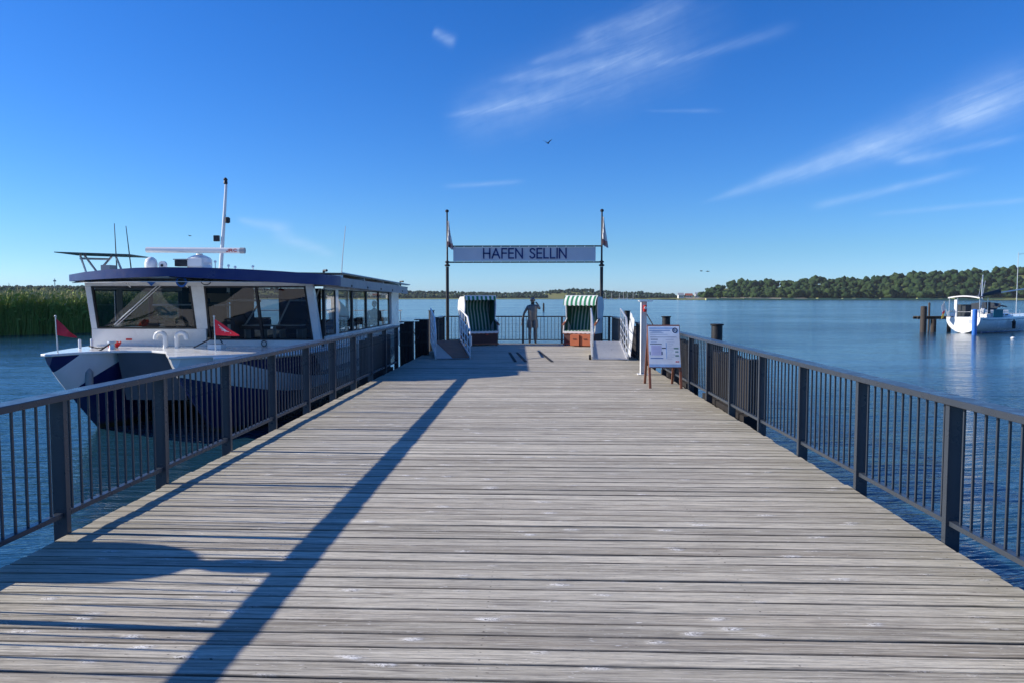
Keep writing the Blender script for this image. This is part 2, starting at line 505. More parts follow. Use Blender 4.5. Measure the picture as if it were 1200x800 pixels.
M['forest'] = leaf_mat('forest_leaves', (0.013, 0.034, 0.012), (0.050, 0.080, 0.024), (0.024, 0.054, 0.020), 0.012)
M['farwood'] = leaf_mat('hazy_far_leaves', (0.024, 0.048, 0.028), (0.034, 0.060, 0.034), (0.028, 0.052, 0.036), 0.01)  # blue-green, low-contrast tones put distance haze into the leaf colour
M['reed'] = leaf_mat('reed_leaves', (0.15, 0.24, 0.045), (0.26, 0.32, 0.08), (0.20, 0.27, 0.06), 0.15, 0.8, 1, 0)
M['plume'] = leaf_mat('reed_plumes', (0.50, 0.44, 0.26), (0.36, 0.36, 0.18), (0.42, 0.40, 0.22), 0.3, 0.9, 1, 0)
M['meadow'] = leaf_mat('shore_meadow', (0.15, 0.17, 0.05), (0.15, 0.17, 0.05), (0.21, 0.20, 0.08), 0.01, 0.9, 0.1, 0.3)
M['palereed'] = leaf_mat('pale_shore_reeds', (0.42, 0.45, 0.18), (0.42, 0.45, 0.18), (0.50, 0.48, 0.24), 0.01, 0.9, 0.1, 0.3)
M['mud'] = leaf_mat('bank_mud', (0.06, 0.06, 0.03), (0.06, 0.06, 0.03), (0.09, 0.08, 0.04), 0.2, 0.9, 1, 0.1)


# ------------------------------------------------------------------ mesh helpers
def rot_to(d):
    return Vector((0, 0, 1)).rotation_difference(Vector(d).normalized()).to_matrix()


class MB:
    def __init__(s):
        s.v = []
        s.f = []
        s.mi = []
        s.cur = 0

    def add(s, vs, fs):
        o = len(s.v)
        s.v += [tuple(q) for q in vs]
        for q in fs:
            s.f.append(tuple(i + o for i in q))
            s.mi.append(s.cur)
        return s

    def slot(s, i):
        s.cur = i
        return s

    def box(s, x0, x1, y0, y1, z0, z1):
        vs = [(x, y, z) for z in (z0, z1) for y in (y0, y1) for x in (x0, x1)]
        return s.add(vs, [(0, 2, 3, 1), (4, 5, 7, 6), (0, 1, 5, 4), (2, 6, 7, 3), (0, 4, 6, 2), (1, 3, 7, 5)])

    def hexa(s, b, t):
        """b, t: four points each, counter-clockwise seen from above"""
        return s.add(list(b) + list(t), [(3, 2, 1, 0), (4, 5, 6, 7), (0, 1, 5, 4), (1, 2, 6, 5), (2, 3, 7, 6), (3, 0, 4, 7)])

    def beam(s, p, q, w, h, up=(0, 0, 1)):
        p, q = Vector(p), Vector(q)
        d = (q - p).normalized()
        sd_ = d.cross(Vector(up))
        if sd_.length < 1e-4:
            sd_ = Vector((1, 0, 0))
        sd_.normalize()
        u = sd_.cross(d).normalized()
        a = []
        for e in (p, q):
            for (i, j) in ((-1, -1), (1, -1), (1, 1), (-1, 1)):
                a.append(e + sd_ * i * w / 2 + u * j * h / 2)
        return s.add(a, [(3, 2, 1, 0), (4, 5, 6, 7), (0, 1, 5, 4), (1, 2, 6, 5), (2, 3, 7, 6), (3, 0, 4, 7)])

    def tube(s, pts, r, n=8, r2=None, caps=True):
        pts = [Vector(p) for p in pts]
        m = len(pts)
        vs = []
        u = None
        for i, p in enumerate(pts):
            d = (pts[min(i + 1, m - 1)] - pts[max(i - 1, 0)]).normalized()
            if u is None:
                u = d.orthogonal().normalized()
            else:
                u = (u - d * u.dot(d)).normalized()
            w = d.cross(u)
            rr = r if r2 is None else r + (r2 - r) * i / (m - 1)
            for k in range(n):
                a = 2 * PI * k / n
                vs.append(p + u * math.cos(a) * rr + w * math.sin(a) * rr)
        fs = []
        for i in range(m - 1):
            for k in range(n):
                a, b = i * n + k, i * n + (k + 1) % n
                fs.append((a, b, b + n, a + n))
        if caps:
            fs.append(tuple(range(n - 1, -1, -1)))
            fs.append(tuple((m - 1) * n + k for k in range(n)))
        return s.add(vs, fs)

    def lathe(s, c, prof, n=16):
        """prof: (radius, z) from bottom to top round the vertical through c"""
        vs = []
        for (r, z) in prof:
            for k in range(n):
                a = 2 * PI * k / n
                vs.append((c[0] + r * math.cos(a), c[1] + r * math.sin(a), c[2] + z))
        fs = []
        for i in range(len(prof) - 1):
            for k in range(n):
                a, b = i * n + k, i * n + (k + 1) % n
                fs.append((a, b, b + n, a + n))
        fs.append(tuple(range(n - 1, -1, -1)))
        fs.append(tuple((len(prof) - 1) * n + k for k in range(n)))
        return s.add(vs, fs)

    def ball(s, c, rx, ry=None, rz=None, n=12, m=8):
        ry = ry or rx
        rz = rz or rx
        vs = [(c[0], c[1], c[2] - rz)]
        for i in range(1, m):
            a = -PI / 2 + PI * i / m
            for k in range(n):
                t = 2 * PI * k / n
                vs.append((c[0] + rx * math.cos(a) * math.cos(t), c[1] + ry * math.cos(a) * math.sin(t), c[2] + rz * math.sin(a)))
        vs.append((c[0], c[1], c[2] + rz))
        fs = [(0, 1 + (k + 1) % n, 1 + k) for k in range(n)]
        for i in range(m - 2):
            for k in range(n):
                a, b = 1 + i * n + k, 1 + i * n + (k + 1) % n
                fs.append((a, b, b + n, a + n))
        L = len(vs) - 1
        o = 1 + (m - 2) * n
        fs += [(o + k, o + (k + 1) % n, L) for k in range(n)]
        return s.add(vs, fs)

    def prism(s, poly, z0, z1, plane='xy'):
        def P(a, b, h):
            return {'xy': (a, b, h), 'yz': (h, a, b), 'xz': (a, h, b)}[plane]
        n = len(poly)
        vs = [P(a, b, z0) for a, b in poly] + [P(a, b, z1) for a, b in poly]
        fs = [tuple(range(n - 1, -1, -1)), tuple(range(n, 2 * n))] + [(i, (i + 1) % n, (i + 1) % n + n, i + n) for i in range(n)]
        return s.add(vs, fs)

    def grid(s, rows, thick=0.0, close=False):
        """rows: list of rows of points; with thick: a second sheet behind, joined round the rim"""
        h, w = len(rows), len(rows[0])
        P = [Vector(p) for r in rows for p in r]
        fs = [(i * w + j, i * w + j + 1, (i + 1) * w + j + 1, (i + 1) * w + j) for i in range(h - 1) for j in range(w - 1)]
        if not thick:
            return s.add(P, fs)
        nr = []
        for i in range(h):
            for j in range(w):
                a = P[min(i + 1, h - 1) * w + j] - P[max(i - 1, 0) * w + j]
                b = P[i * w + min(j + 1, w - 1)] - P[i * w + max(j - 1, 0)]
                q = b.cross(a)
                nr.append(q.normalized() if q.length > 1e-9 else Vector((0, 0, 1)))
        n = len(P)
        Q = [p - q * thick for p, q in zip(P, nr)]
        fs2 = [tuple(k + n for k in reversed(q)) for q in fs]
        rim = [j for j in range(w)] + [i * w + w - 1 for i in range(1, h)] + [(h - 1) * w + j for j in range(w - 2, -1, -1)] + [i * w for i in range(h - 2, 0, -1)]
        fr = [(rim[(i + 1) % len(rim)], rim[i], rim[i] + n, rim[(i + 1) % len(rim)] + n) for i in range(len(rim))]
        return s.add(P + Q, fs + fs2 + fr)

    def build(s, name, mat, parent=None, world=True, bevel=0.0, smooth=True, angle=35):
        org = Vector((0, 0, 0))
        root = parent
        while root is not None and root.parent is not None:
            root = root.parent
        if world and root is not None:
            org = root.location
        me = bpy.data.meshes.new(name)
        me.from_pydata([(x - org[0], y - org[1], z - org[2]) for x, y, z in s.v], [], s.f)
        mats = mat if isinstance(mat, (list, tuple)) else [mat]
        for q in mats:
            me.materials.append(M[q] if isinstance(q, str) else q)
        if len(mats) > 1:
            me.polygons.foreach_set('material_index', s.mi)
        if smooth:
            me.polygons.foreach_set('use_smooth', [True] * len(me.polygons))
            me.set_sharp_from_angle(angle=R(angle))
        me.update()
        o = bpy.data.objects.new(name, me)
        col.objects.link(o)
        if parent is not None:
            o.parent = parent
        if bevel:
            bm = o.modifiers.new('bevel', 'BEVEL')
            bm.width = bevel
            bm.segments = 2
            bm.limit_method = 'ANGLE'
            bm.harden_normals = True
        return o


def np_mesh(name, V, F, mat, parent=None, smooth=True, mi=None):
    me = bpy.data.meshes.new(name)
    V = np.asarray(V, dtype=np.float32)
    F = np.asarray(F, dtype=np.int32)
    k = F.shape[1]
    me.vertices.add(len(V))
    me.vertices.foreach_set('co', V.ravel())
    me.loops.add(F.size)
    me.loops.foreach_set('vertex_index', F.ravel())
    me.polygons.add(len(F))
    me.polygons.foreach_set('loop_start', np.arange(0, F.size, k, dtype=np.int32))
    for q in (mat if isinstance(mat, (list, tuple)) else [mat]):
        me.materials.append(M[q])
    if mi is not None:
        me.polygons.foreach_set('material_index', np.asarray(mi, dtype=np.int32))
    if smooth:
        me.polygons.foreach_set('use_smooth', np.ones(len(F), dtype=bool))
    me.update()
    me.validate()
    o = bpy.data.objects.new(name, me)
    col.objects.link(o)
    if parent is not None:
        o.parent = parent
    return o


def tag(o, label=None, cat=None, group=None, kind=None):
    for k, v in (('label', label), ('category', cat), ('group', group), ('kind', kind)):
        if v:
            o[k] = v
    return o


def thing(name, label, cat, loc=(0, 0, 0), rz=0.0, group=None):
    o = bpy.data.objects.new(name, None)
    o.empty_display_size = 0.3
    col.objects.link(o)
    o.location = loc
    o.rotation_euler = (0, 0, rz)
    return tag(o, label, cat, group)


def inst(o, loc, parent=None):
    c = o.copy()
    col.objects.link(c)
    c.location = loc
    if parent is not None:
        c.parent = parent
    return c


def copy_tree(o, parent=None):
    c = o.copy()
    col.objects.link(c)
    c.parent = parent
    for ch in list(o.children):
        copy_tree(ch, c)
    return c


# ------------------------------------------------------------------ water and land
def sheet(name, x0, x1, y0, y1, z, mat, nx=1, ny=1):
    b = MB()
    b.grid([[(x0 + (x1 - x0) * i / nx, y0 + (y1 - y0) * j / ny, z) for i in range(nx + 1)] for j in range(ny + 1)])
    o = b.build(name, mat)
    return tag(o, kind='structure')


sheet('water', -5000, 5000, -3000, 6500, W, 'water')


def fbm(x, y, s, o=4):
    return noise.fractal(Vector((x / s, y / s, 3.7)), 1.0, 2.0, o)


def terrain(name, x0, x1, y0, y1, nx, ny, hf, mat):
    rows = []
    for j in range(ny + 1):
        y = y0 + (y1 - y0) * j / ny
        rows.append([(x0 + (x1 - x0) * i / nx, y, hf(x0 + (x1 - x0) * i / nx, y)) for i in range(nx + 1)])
    b = MB().grid(rows)
    return tag(b.build(name, mat, smooth=True, angle=80), kind='structure')


def sstep(a, b, x):
    t = min(max((x - a) / (b - a), 0), 1)
    return t * t * (3 - 2 * t)


def interp(x, pts):
    if x <= pts[0][0]:
        return pts[0][1]
    for (a, b), (c, d) in zip(pts, pts[1:]):
        if x <= c:
            return b + (d - b) * (x - a) / (c - a)
    return pts[-1][1]


RH = [(150, 0), (205, 0.6), (222, 5), (250, 15), (310, 17), (345, 17), (380, 21), (434, 19), (478, 25), (523, 29), (645, 34), (800, 33), (1500, 24)]


def right_h(x, y):
    xs = x * 1000.0 / max(y, 700)
    base = interp(xs, RH)
    rise = sstep(955, 1120, y + 0.1 * (x - 400))
    sh = sstep(900, 912, y - 0.045 * (x - 400) + 12 * fbm(x, 0, 90)) * 2.2
    return W - 0.6 + sh + rise * base + 0.8 * fbm(x, y, 60)


terrain('right_shore', 170, 1500, 880, 1400, 120, 60, right_h, 'meadow')

FH = [(-2500, 26), (-900, 22), (-420, 15), (-263, 11), (-168, 9), (-46, 6), (22, 10), (70, 15), (108, 15), (160, 9), (211, 8), (260, 5), (330, 2), (500, 3), (2500, 10)]


def far_h(x, y):
    xs = x * 1500.0 / max(y, 900)
    rise = sstep(1520, 1650, y)
    sh = sstep(1452, 1466, y + 10 * fbm(x, 0, 140)) * 2.4
    return W - 0.6 + sh + rise * interp(xs, FH)


terrain('far_shore', -2600, 2600, 1430, 2300, 160, 24, far_h, 'meadow')


def ico(sub):
    import bmesh
    bm = bmesh.new()
    bmesh.ops.create_icosphere(bm, subdivisions=sub, radius=1.0)
    v = np.array([q.co[:] for q in bm.verts])
    f = np.array([[a.index for a in q.verts] for q in bm.faces])
    bm.free()
    return v, f


def lumps(sub, n, amp, fr):
    v, f = ico(sub)
    out = []
    for k in range(n):
        d = np.array([noise.fractal(Vector((p[0] * fr + 17 * k, p[1] * fr, p[2] * fr)), 0.8, 2.0, 4) for p in v])
        out.append(v * (1 + amp * d)[:, None])
    return out, f


def wood(name, spots, blobs, f, nb, mat, label):
    VV, FF = [], []
    o = 0
    for (x, y, z, h) in spots:
        for k in range(nb):
            b = blobs[rng.integers(len(blobs))]
            a = rng.uniform(0, 6.283)
            ca, sa = math.cos(a), math.sin(a)
            r = h * rng.uniform(0.20, 0.40) if nb > 1 else h * 0.5
            v = b * np.array([r * rng.uniform(0.85, 1.2), r, r * rng.uniform(0.75, 1.1)])
            v = np.stack([v[:, 0] * ca - v[:, 1] * sa, v[:, 0] * sa + v[:, 1] * ca, v[:, 2]], 1)
            off = (np.array([rng.uniform(-1, 1) * h * 0.26, rng.uniform(-1, 1) * h * 0.26, h * rng.uniform(0.32, 0.74)])
                   if nb > 1 else np.array([0, 0, h * 0.5]))
            if k == 0 and nb > 1:
                off = np.array([0, 0, h * 0.66])
            VV.append(v + off + np.array([x, y, z]))
            FF.append(f + o)
            o += len(v)
    ob = np_mesh(name, np.concatenate(VV), np.concatenate(FF), mat)
    tag(ob, label, 'wood', kind='stuff')
    return ob


blobs2, f2 = lumps(2, 9, 0.75, 2.6)
spots = []
for i in range(2100):
    x = rng.uniform(205, 1150)
    y = rng.uniform(935, 1160)
    if rng.uniform() < 0.30:
        y = 950 + 0.02 * (x - 300) + rng.uniform(-6, 8)
        if x < 330:
            y += (330 - x) * 0.35
    if (x * 1000 / y) < 222 + 8 * rng.uniform():
        continue
    if fbm(x, y, 45) < -0.62 and y < 1100:
        continue
    z = right_h(x, y)
    spots.append((x, y, z - 1.0, rng.uniform(6.0, 13.5) * (0.8 if x < 300 else 1)))
wood('hill_wood', spots, blobs2, f2, 5, 'forest', 'dark green broadleaf wood covering the long hill across the water on the right')
blobs1, f1 = lumps(1, 7, 0.45, 2.0)
spots = []
for i in range(6500):
    x = rng.uniform(-1500, 760)
    y = rng.uniform(1500, 1720)
    if rng.uniform() < 0.5:
        y = 1486 + rng.uniform(0, 22)
    xs = x * 1500 / y
    if 25 < xs < 62 and y < 1600:
        continue
    if xs > 300 and rng.uniform() < 0.6:
        continue
    z = far_h(x, y)
    spots.append((x, y, z - 3.0, rng.uniform(7, 11) * (0.75 if xs > 280 else 1)))
wood('far_wood', spots, blobs1, f1, 2, 'farwood', 'hazy low line of trees on the far shore beyond the pier end')


# left land behind the reeds
def left_h(x, y):
    # the bank: outline of the reed island and meadow
    ex = interp(y, [(20, -120), (30, -84), (52, -43.5), (57, -38.5), (63, -35.5), (80, -37), (140, -60), (400, -200), (700, -430), (820, -520)])
    d = ex - x
    return W - 0.8 + sstep(-1.0, 2.0, d) * 1.15 + sstep(640, 720, y) * sstep(0, 60, d) * 3.0


terrain('left_bank', -1500, -28, 18, 830, 120, 90, left_h, 'mud')
spots = []
for i in range(1300):
    y = rng.uniform(690, 790)
    x = -rng.uniform(415, 900) * y / 700
    spots.append((x, y, 0.5, rng.uniform(8.5, 12.0)))
wood('left_wood', spots, blobs1, f1, 3, 'forest', 'low dark wood behind the reed bank at the far left')


# reeds
def reeds():
    n = 62000
    edge = [(-84.0, 30.0), (-43.5, 52.0), (-38.5, 57.0), (-35.5, 63.0), (-37.0, 80.0)]
    seg = []
    for a, b in zip(edge, edge[1:]):
        seg.append(math.dist(a, b))
    seg = np.array(seg)
    t = rng.uniform(0, seg.sum(), n)
    cs = np.concatenate([[0], np.cumsum(seg)])
    idx = np.clip(np.searchsorted(cs, t) - 1, 0, len(seg) - 1)
    u = (t - cs[idx]) / seg[idx]
    E = np.array(edge)
    P = E[idx] + (E[idx + 1] - E[idx]) * u[:, None]
    D = E[idx + 1] - E[idx]
    D /= np.linalg.norm(D, axis=1)[:, None]
    N = np.stack([-D[:, 1], D[:, 0]], 1)          # inland = left of the walking direction
    back = rng.uniform(0, 1, n) ** 1.6 * 13.0
    P = P + N * back[:, None]
    P[:, 0] += rng.normal(0, 0.25, n)
    clump = np.array([noise.noise(Vector((p[0] * 0.35, p[1] * 0.35, 0))) for p in P])
    hgt = 3.12 + 0.5 * clump + rng.normal(0, 0.2, n) - 0.9 * np.exp(-back / 0.35) * rng.uniform(0, 1, n)
    lean = rng.normal(0, 0.16, (n, 2)) + np.array([0.10, -0.02])
    wd = rng.uniform(0.010, 0.024, n)
    ang = rng.uniform(0, PI, n)
    c = np.stack([np.cos(ang), np.sin(ang)], 1)
    lv = [0.0, 0.45, 0.8, 1.0]
    wv = [0.8, 1.3, 1.0, 0.1]
    V = np.zeros((n, 8, 3))
    for i, (l, w) in enumerate(zip(lv, wv)):
        bx = P + lean * (hgt * l ** 2)[:, None]
        z = W - 0.05 + hgt * l * (1 - 0.04 * l)
        for j, sgn in enumerate((-1, 1)):
            V[:, i * 2 + j, :2] = bx + c * (wd * w * sgn)[:, None]
            V[:, i * 2 + j, 2] = z
    base = (np.arange(n) * 8)[:, None]
    F = np.concatenate([base + np.array([[0, 1, 3, 2]]) + 2 * k for k in range(3)])
    # side leaves
    m = 60000
    src = rng.integers(0, n, m)
    l = rng.uniform(0.3, 0.95, m)
    st = P[src] + lean[src] * (hgt[src] * l ** 2)[:, None]
    z = W + hgt[src] * l
    a = rng.uniform(0, 2 * PI, m)
    d = np.stack([np.cos(a), np.sin(a)], 1)
    ln = rng.uniform(0.25, 0.6, m)
    L = np.zeros((m, 4, 3))
    perp = np.stack([-d[:, 1], d[:, 0]], 1)
    L[:, 0, :2] = st - perp * 0.012
    L[:, 1, :2] = st + perp * 0.012
    L[:, 2, :2] = st + d * (ln * 0.5)[:, None] + perp * 0.02
    L[:, 3, :2] = st + d * (ln * 0.9)[:, None] - perp * 0.004
    L[:, 0, 2] = z
    L[:, 1, 2] = z
    L[:, 2, 2] = z + ln * 0.35
    L[:, 3, 2] = z + ln * rng.uniform(-0.1, 0.5, m)
    F2 = (np.arange(m) * 4)[:, None] + np.array([[0, 1, 2, 3]]) + n * 8
    # plumes
    q = 20000
    src = rng.integers(0, n, q)
    top = P[src] + lean[src] * hgt[src][:, None]
    zt = W + hgt[src] * 0.97
    a = rng.uniform(0, PI, q)
    d = np.stack([np.cos(a), np.sin(a)], 1) * 0.028
    Q = np.zeros((q, 4, 3))
    Q[:, 0, :2] = top
    Q[:, 1, :2] = top + d
    Q[:, 2, :2] = top + lean[src] * 0.3
    Q[:, 3, :2] = top - d
    Q[:, 0, 2] = zt - 0.08
    Q[:, 1, 2] = zt + 0.05
    Q[:, 2, 2] = zt + 0.24
    Q[:, 3, 2] = zt + 0.05
    F3 = (np.arange(q) * 4)[:, None] + np.array([[0, 1, 2, 3]]) + n * 8 + m * 4
    mi = np.concatenate([np.zeros(len(F) + len(F2)), np.ones(len(F3))])
    o = np_mesh('reeds', np.concatenate([V.reshape(-1, 3), L.reshape(-1, 3), Q.reshape(-1, 3)]), np.concatenate([F, F2, F3]), ['reed', 'plume'], smooth=False, mi=mi)
    tag(o, 'tall green reeds with pale plumes on the bank at the left', 'reeds', kind='stuff')


reeds()
sb = MB()
for i in range(60):
    x0 = 205 + i * 15
    y0 = 900 + 0.045 * (x0 - 400)
    sb.box(x0, x0 + 15.2, y0 + 3, y0 + 9 + 4 * math.sin(i * 1.7), W - 0.5, W + 2.0 + 0.35 * math.sin(i * 2.3))
tag(sb.build('shore_reeds', 'palereed'), 'pale green reed belt along the foot of the wooded hill', 'reeds', kind='stuff')
bb = MB().grid([[(190 + 7 * i, 925 + 12 * j, right_h(190 + 7 * i, 925 + 12 * j) + 0.25 + 1.2 * j / 3) for i in range(22)] for j in range(4)])
tag(bb.build('beach', 'sand'), kind='structure')

# ------------------------------------------------------------------ pier deck
XL, XR = -3.30, 2.79
YF = 27.35
deck = thing('pier_deck', None, None, (0, 0, 0))
deck['kind'] = 'structure'
variants = []
for k in range(8):
    b = MB()
    L0 = XL - 0.012 + random.uniform(-0.012, 0.012)
    L1 = XR + 0.012 + random.uniform(-0.015, 0.015)
    n = 14
    wob = [random.uniform(-1, 1) for _ in range(4)]
    rows = []
    prof = [(-0.0684, -0.050), (-0.0684, -0.004), (-0.0658, 0.0), (-0.03, 0.0008), (0.0, 0.0012), (0.03, 0.0008), (0.0658, 0.0), (0.0684, -0.004), (0.0684, -0.050)]
    for (py, pz) in prof:
        r = []
        for i in range(n + 1):
            x = L0 + (L1 - L0) * i / n
            wy = 0.0012 * math.sin(x * 1.7 + wob[0] * 5) + 0.001 * math.sin(x * 3.9 + wob[1] * 5)
            if i in (0, n) and pz > -0.01:
                pz2 = pz - 0.004
            else:
                pz2 = pz
            r.append((x, py + wy + 0.0012 * wob[2] * (1 if py > 0 else -1), pz2 + 0.0015 * math.sin(x * 1.1 + wob[3] * 6)))
        rows.append(r)
    b.grid(rows)
    o = len(b.v) - len(prof) * (n + 1)
    b.f.append(tuple(o + q * (n + 1) for q in range(len(prof)))[::-1]); b.mi.append(0)
    b.f.append(tuple(o + q * (n + 1) + n for q in range(len(prof)))); b.mi.append(0)
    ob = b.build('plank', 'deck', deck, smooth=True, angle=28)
    variants.append(ob)
pitch = 0.1472
y = 3.136 + 0.074 - pitch * 28
k = 0
used = set()
skew = R(-0.25)
while y < YF - 0.05:
    v = k * 5 % 8 if random.random() < 0.5 else random.randrange(8)
    if v not in used:
        used.add(v)
        o = variants[v]
    else:
        o = variants[v].copy()
        col.objects.link(o)
    o.location = (0, y + random.uniform(-0.0028, 0.0028), random.uniform(-0.003, 0.0012))
    o.rotation_euler = (random.uniform(-0.012, 0.012), 0, skew + random.uniform(-0.0004, 0.0004))
    y += pitch
    k += 1
for X in (-3.18, -1.7, -0.25, 1.2, 2.67):
    MB().box(X - 0.09, X + 0.09, -1.2, YF - 0.02, -0.30, -0.055).build('joist', 'beam', deck, bevel=0.004)
for j in range(8):
    Y = -0.6 + j * 3.9
    MB().box(-3.22, 2.71, Y - 0.13, Y + 0.13, -0.60, -0.305).build('cross_beam', 'beam', deck, bevel=0.004)
    for X in (-3.0, -0.25, 2.5):
        MB().lathe((X, Y, 0), [(0.16, -3.0), (0.15, -0.605)], 12).build('pile', 'brownpile', deck)
# three thin dark strips laid at a slant on the planks
for (a, b_, lab) in (((-0.78, 22.6), (-0.51, 19.3), 'dark strip lying on the planks, leftmost of three, beside the ferry shadow'),
                     ((-0.55, 22.6), (-0.24, 19.3), 'dark strip lying on the planks, middle one of three'),
                     ((0.14, 22.95), (0.45, 19.3), 'dark strip lying alone on the sunlit planks, rightmost of three')):
    c = Vector(((a[0] + b_[0]) / 2, (a[1] + b_[1]) / 2, 0))
    m_ = MB()
    m_.beam((a[0], a[1], 0.008), (b_[0], b_[1], 0.008), 0.075, 0.012)
    for q in range(9):
        t = (q + 0.5) / 9
        m_.beam((a[0] + (b_[0] - a[0]) * (t - .02), a[1] + (b_[1] - a[1]) * (t - .02), 0.016), (a[0] + (b_[0] - a[0]) * (t + .02), a[1] + (b_[1] - a[1]) * (t + .02), 0.016), 0.05, 0.005)
    tag(m_.build('dark_strip', 'rubber'), lab, 'strip', 'dark strips on the deck')


# ------------------------------------------------------------------ railings
def railing(label, xi, xo, y0, y1, posts, first=None):
    """runs along Y; xi inner face, xo outer face of the handrail"""
    s = 1 if xo > xi else -1
    cx = (xi + xo) / 2
    t = thing('railing', label, 'railing', (cx, y0, 0), 0)
    a, b = sorted((xi, xo))
    m_ = MB().box(a, b, y0 - 0.06, y1 + 0.06, 0.952, 1.0)
    m_.build('handrail', 'rail', t, bevel=0.006)
    post = MB().box(-0.05, 0.05, -0.025, 0.025, -0.42, 0.951)
    bolt = []
    po = post.build('post', 'rail', t, world=False, bevel=0.003)
    br = MB().box(-0.026, 0.026, 0, 1, 0.115, 0.150)
    ba = MB().box(-0.007, 0.007, -0.007, 0.007, 0.1505, 0.9515).build('baluster', 'bar', t, world=False)
    firsts = [True, True]
    for i, yy in enumerate(posts):
        o = po if i == 0 else inst(po, (0, 0, 0))
        o.location = (0, yy - y0, 0)
    fb = True
    for p, q in zip(posts, posts[1:]):
        MB().box(cx - 0.026, cx + 0.026, p + 0.0255, q - 0.0255, 0.115, 0.150).build('bottom_rail', 'rail', t, bevel=0.003)
        L = q - p
        n = max(1, round(L / 0.1217) - 1)
        for k in range(n):
            yy = p + L * (k + 1) / (n + 1)
            o = ba if fb else inst(ba, (0, 0, 0))
            fb = False
            o.location = (0, yy - y0, 0)
    return t


P0, PS = 5.09, 1.415
railing('long dark grey metal railing along the left side of the pier beside the white ferry', -3.29, -3.445, P0 - 4 * PS, P0 + 9 * PS, [P0 + k * PS for k in range(-4, 10)])
railing('long grey metal railing along the right side of the pier above open water', 2.78, 2.935, P0 - 4 * PS, P0 + 11 * PS, [P0 + k * PS for k in range(-4, 12)])
railing('short dark railing behind the right beach chair and right gangway', 2.78, 2.935, P0 + 13 * PS, 27.15, [P0 + 13 * PS, P0 + 14 * PS, 27.1])
railing('short dark railing behind the left gangway beside the tall arch post', -3.29, -3.445, 25.3, 27.15, [25.3, 26.25, 27.1])

er = thing('railing', 'dark railing across the far end of the pier behind the statue and beach chairs', 'railing', (-0.25, 27.25, 0))
MB().box(-3.28, 2.78, 27.20, 27.31, 0.955, 1.0).build('handrail', 'rail', er, bevel=0.005)
ps = [-3.22, -1.88, -0.44, 0.99, 2.72]
for p in ps:
    MB().box(p - 0.04, p + 0.04, 27.21, 27.29, -0.3, 0.954).build('post', 'rail', er)
bar = None
for p, q in zip(ps, ps[1:]):
    MB().box(p + 0.041, q - 0.041, 27.23, 27.275, 0.115, 0.150).build('bottom_rail', 'rail', er)
    n = round((q - p) / 0.128) - 1
    for k in range(n):
        x = p + (q - p) * (k + 1) / (n + 1)
        if bar is None:
            bar = MB().box(-0.0085, 0.0085, -0.0085, 0.0085, 0.1505, 0.9545).build('baluster', 'bar', er, world=False)
            o = bar
        else:
            o = inst(bar, (0, 0, 0))
        o.location = (x + 0.25, 0.0, 0)


# timber fender walls, mooring piles and gate posts outside the railing
def fender_wall(label, x0, x1, y0, y1, top):
    t = thing('fender_wall', label, 'fender', ((x0 + x1) / 2, (y0 + y1) / 2, W), 0, 'black timber fenders outside the railings')
    n = max(2, round((y1 - y0) / 0.24))
    for i in range(n):
        a = y0 + (y1 - y0) * i / n
        b = y0 + (y1 - y0) * (i + 1) / n
        MB().box(x0, x1, a + 0.008, b - 0.008, W - 1.2, top - random.uniform(0, 0.05)).build('timber', 'fender_wood', t, bevel=0.008)
    xx = x0 - 0.06 if x0 > 0 else x1
    MB().box(xx, xx + 0.06, y0, y1, -0.2, 0.0).build('waling', 'fender_wood', t)
    return t


fender_wall('black timber fender wall behind the right railing, the one nearer the camera', 3.02, 3.20, 10.5, 13.1, 0.80)
fender_wall('black timber fender wall behind the information board at the right railing', 3.02, 3.20, 14.5, 17.4, 0.80)
fender_wall('black timber fender wall at the ferry side behind the end of the left railing', -3.70, -3.52, 15.4, 17.9, 0.80)
fender_wall('black timber fender wall behind the right gangway', 3.02, 3.20, 20.4, 23.2, 0.80)


def moor(label, x, y, top, r=0.105):
    t = thing('mooring_pile', label, 'pile', (x, y, W), 0, 'round black mooring piles')
    MB().lathe((x, y, 0), [(r, -3.0), (r, top - 0.03)], 20).build('shaft', 'pile', t)
    MB().lathe((x, y, 0), [(r + 0.018, top - 0.029), (r + 0.022, top - 0.022), (r + 0.022, top - 0.006), (r + 0.012, top)], 20).build('cap', 'pile', t)
    return t


moor('round black steel mooring pile with a flat cap, nearest one, beyond the right railing', 3.32, 13.6, 1.195, 0.10)
moor('round black mooring pile with a flat cap rising right above the information board', 3.42, 19.4, 1.19, 0.105)
moor('round black mooring pile behind the right gangway near the pier end', 3.42, 27.6, 1.19, 0.105)
moor('round black mooring pile behind the left gangway near the pier end', -3.92, 27.9, 1.19, 0.105)


def gate_post(label, x0, x1, y0, y1, top):
    t = thing('gate_post', label, 'post', ((x0 + x1) / 2, (y0 + y1) / 2, 0), 0, 'dark fender posts at the boarding gap')
    n = 3
    for i in range(n):
        a = x0 + (x1 - x0) * i / n
        b = x0 + (x1 - x0) * (i + 1) / n
        MB().box(a + .004, b - .004, y0, y1, W - 1, top - (0.04 if i == 0 else 0.0)).build('timber', 'fender_wood', t, bevel=0.006)
    MB().box(x0 - 0.01, x1 + 0.01, y0 - 0.02, y1 + 0.02, top + 0.001, top + 0.025).build('cap', 'pile', t, bevel=0.004)
    for z in (0.35, 0.7):
        MB().box(x0 - 0.008, x1 + 0.008, y0 - 0.012, y0 - 0.001, z, z + 0.05).build('strap', 'pile', t)


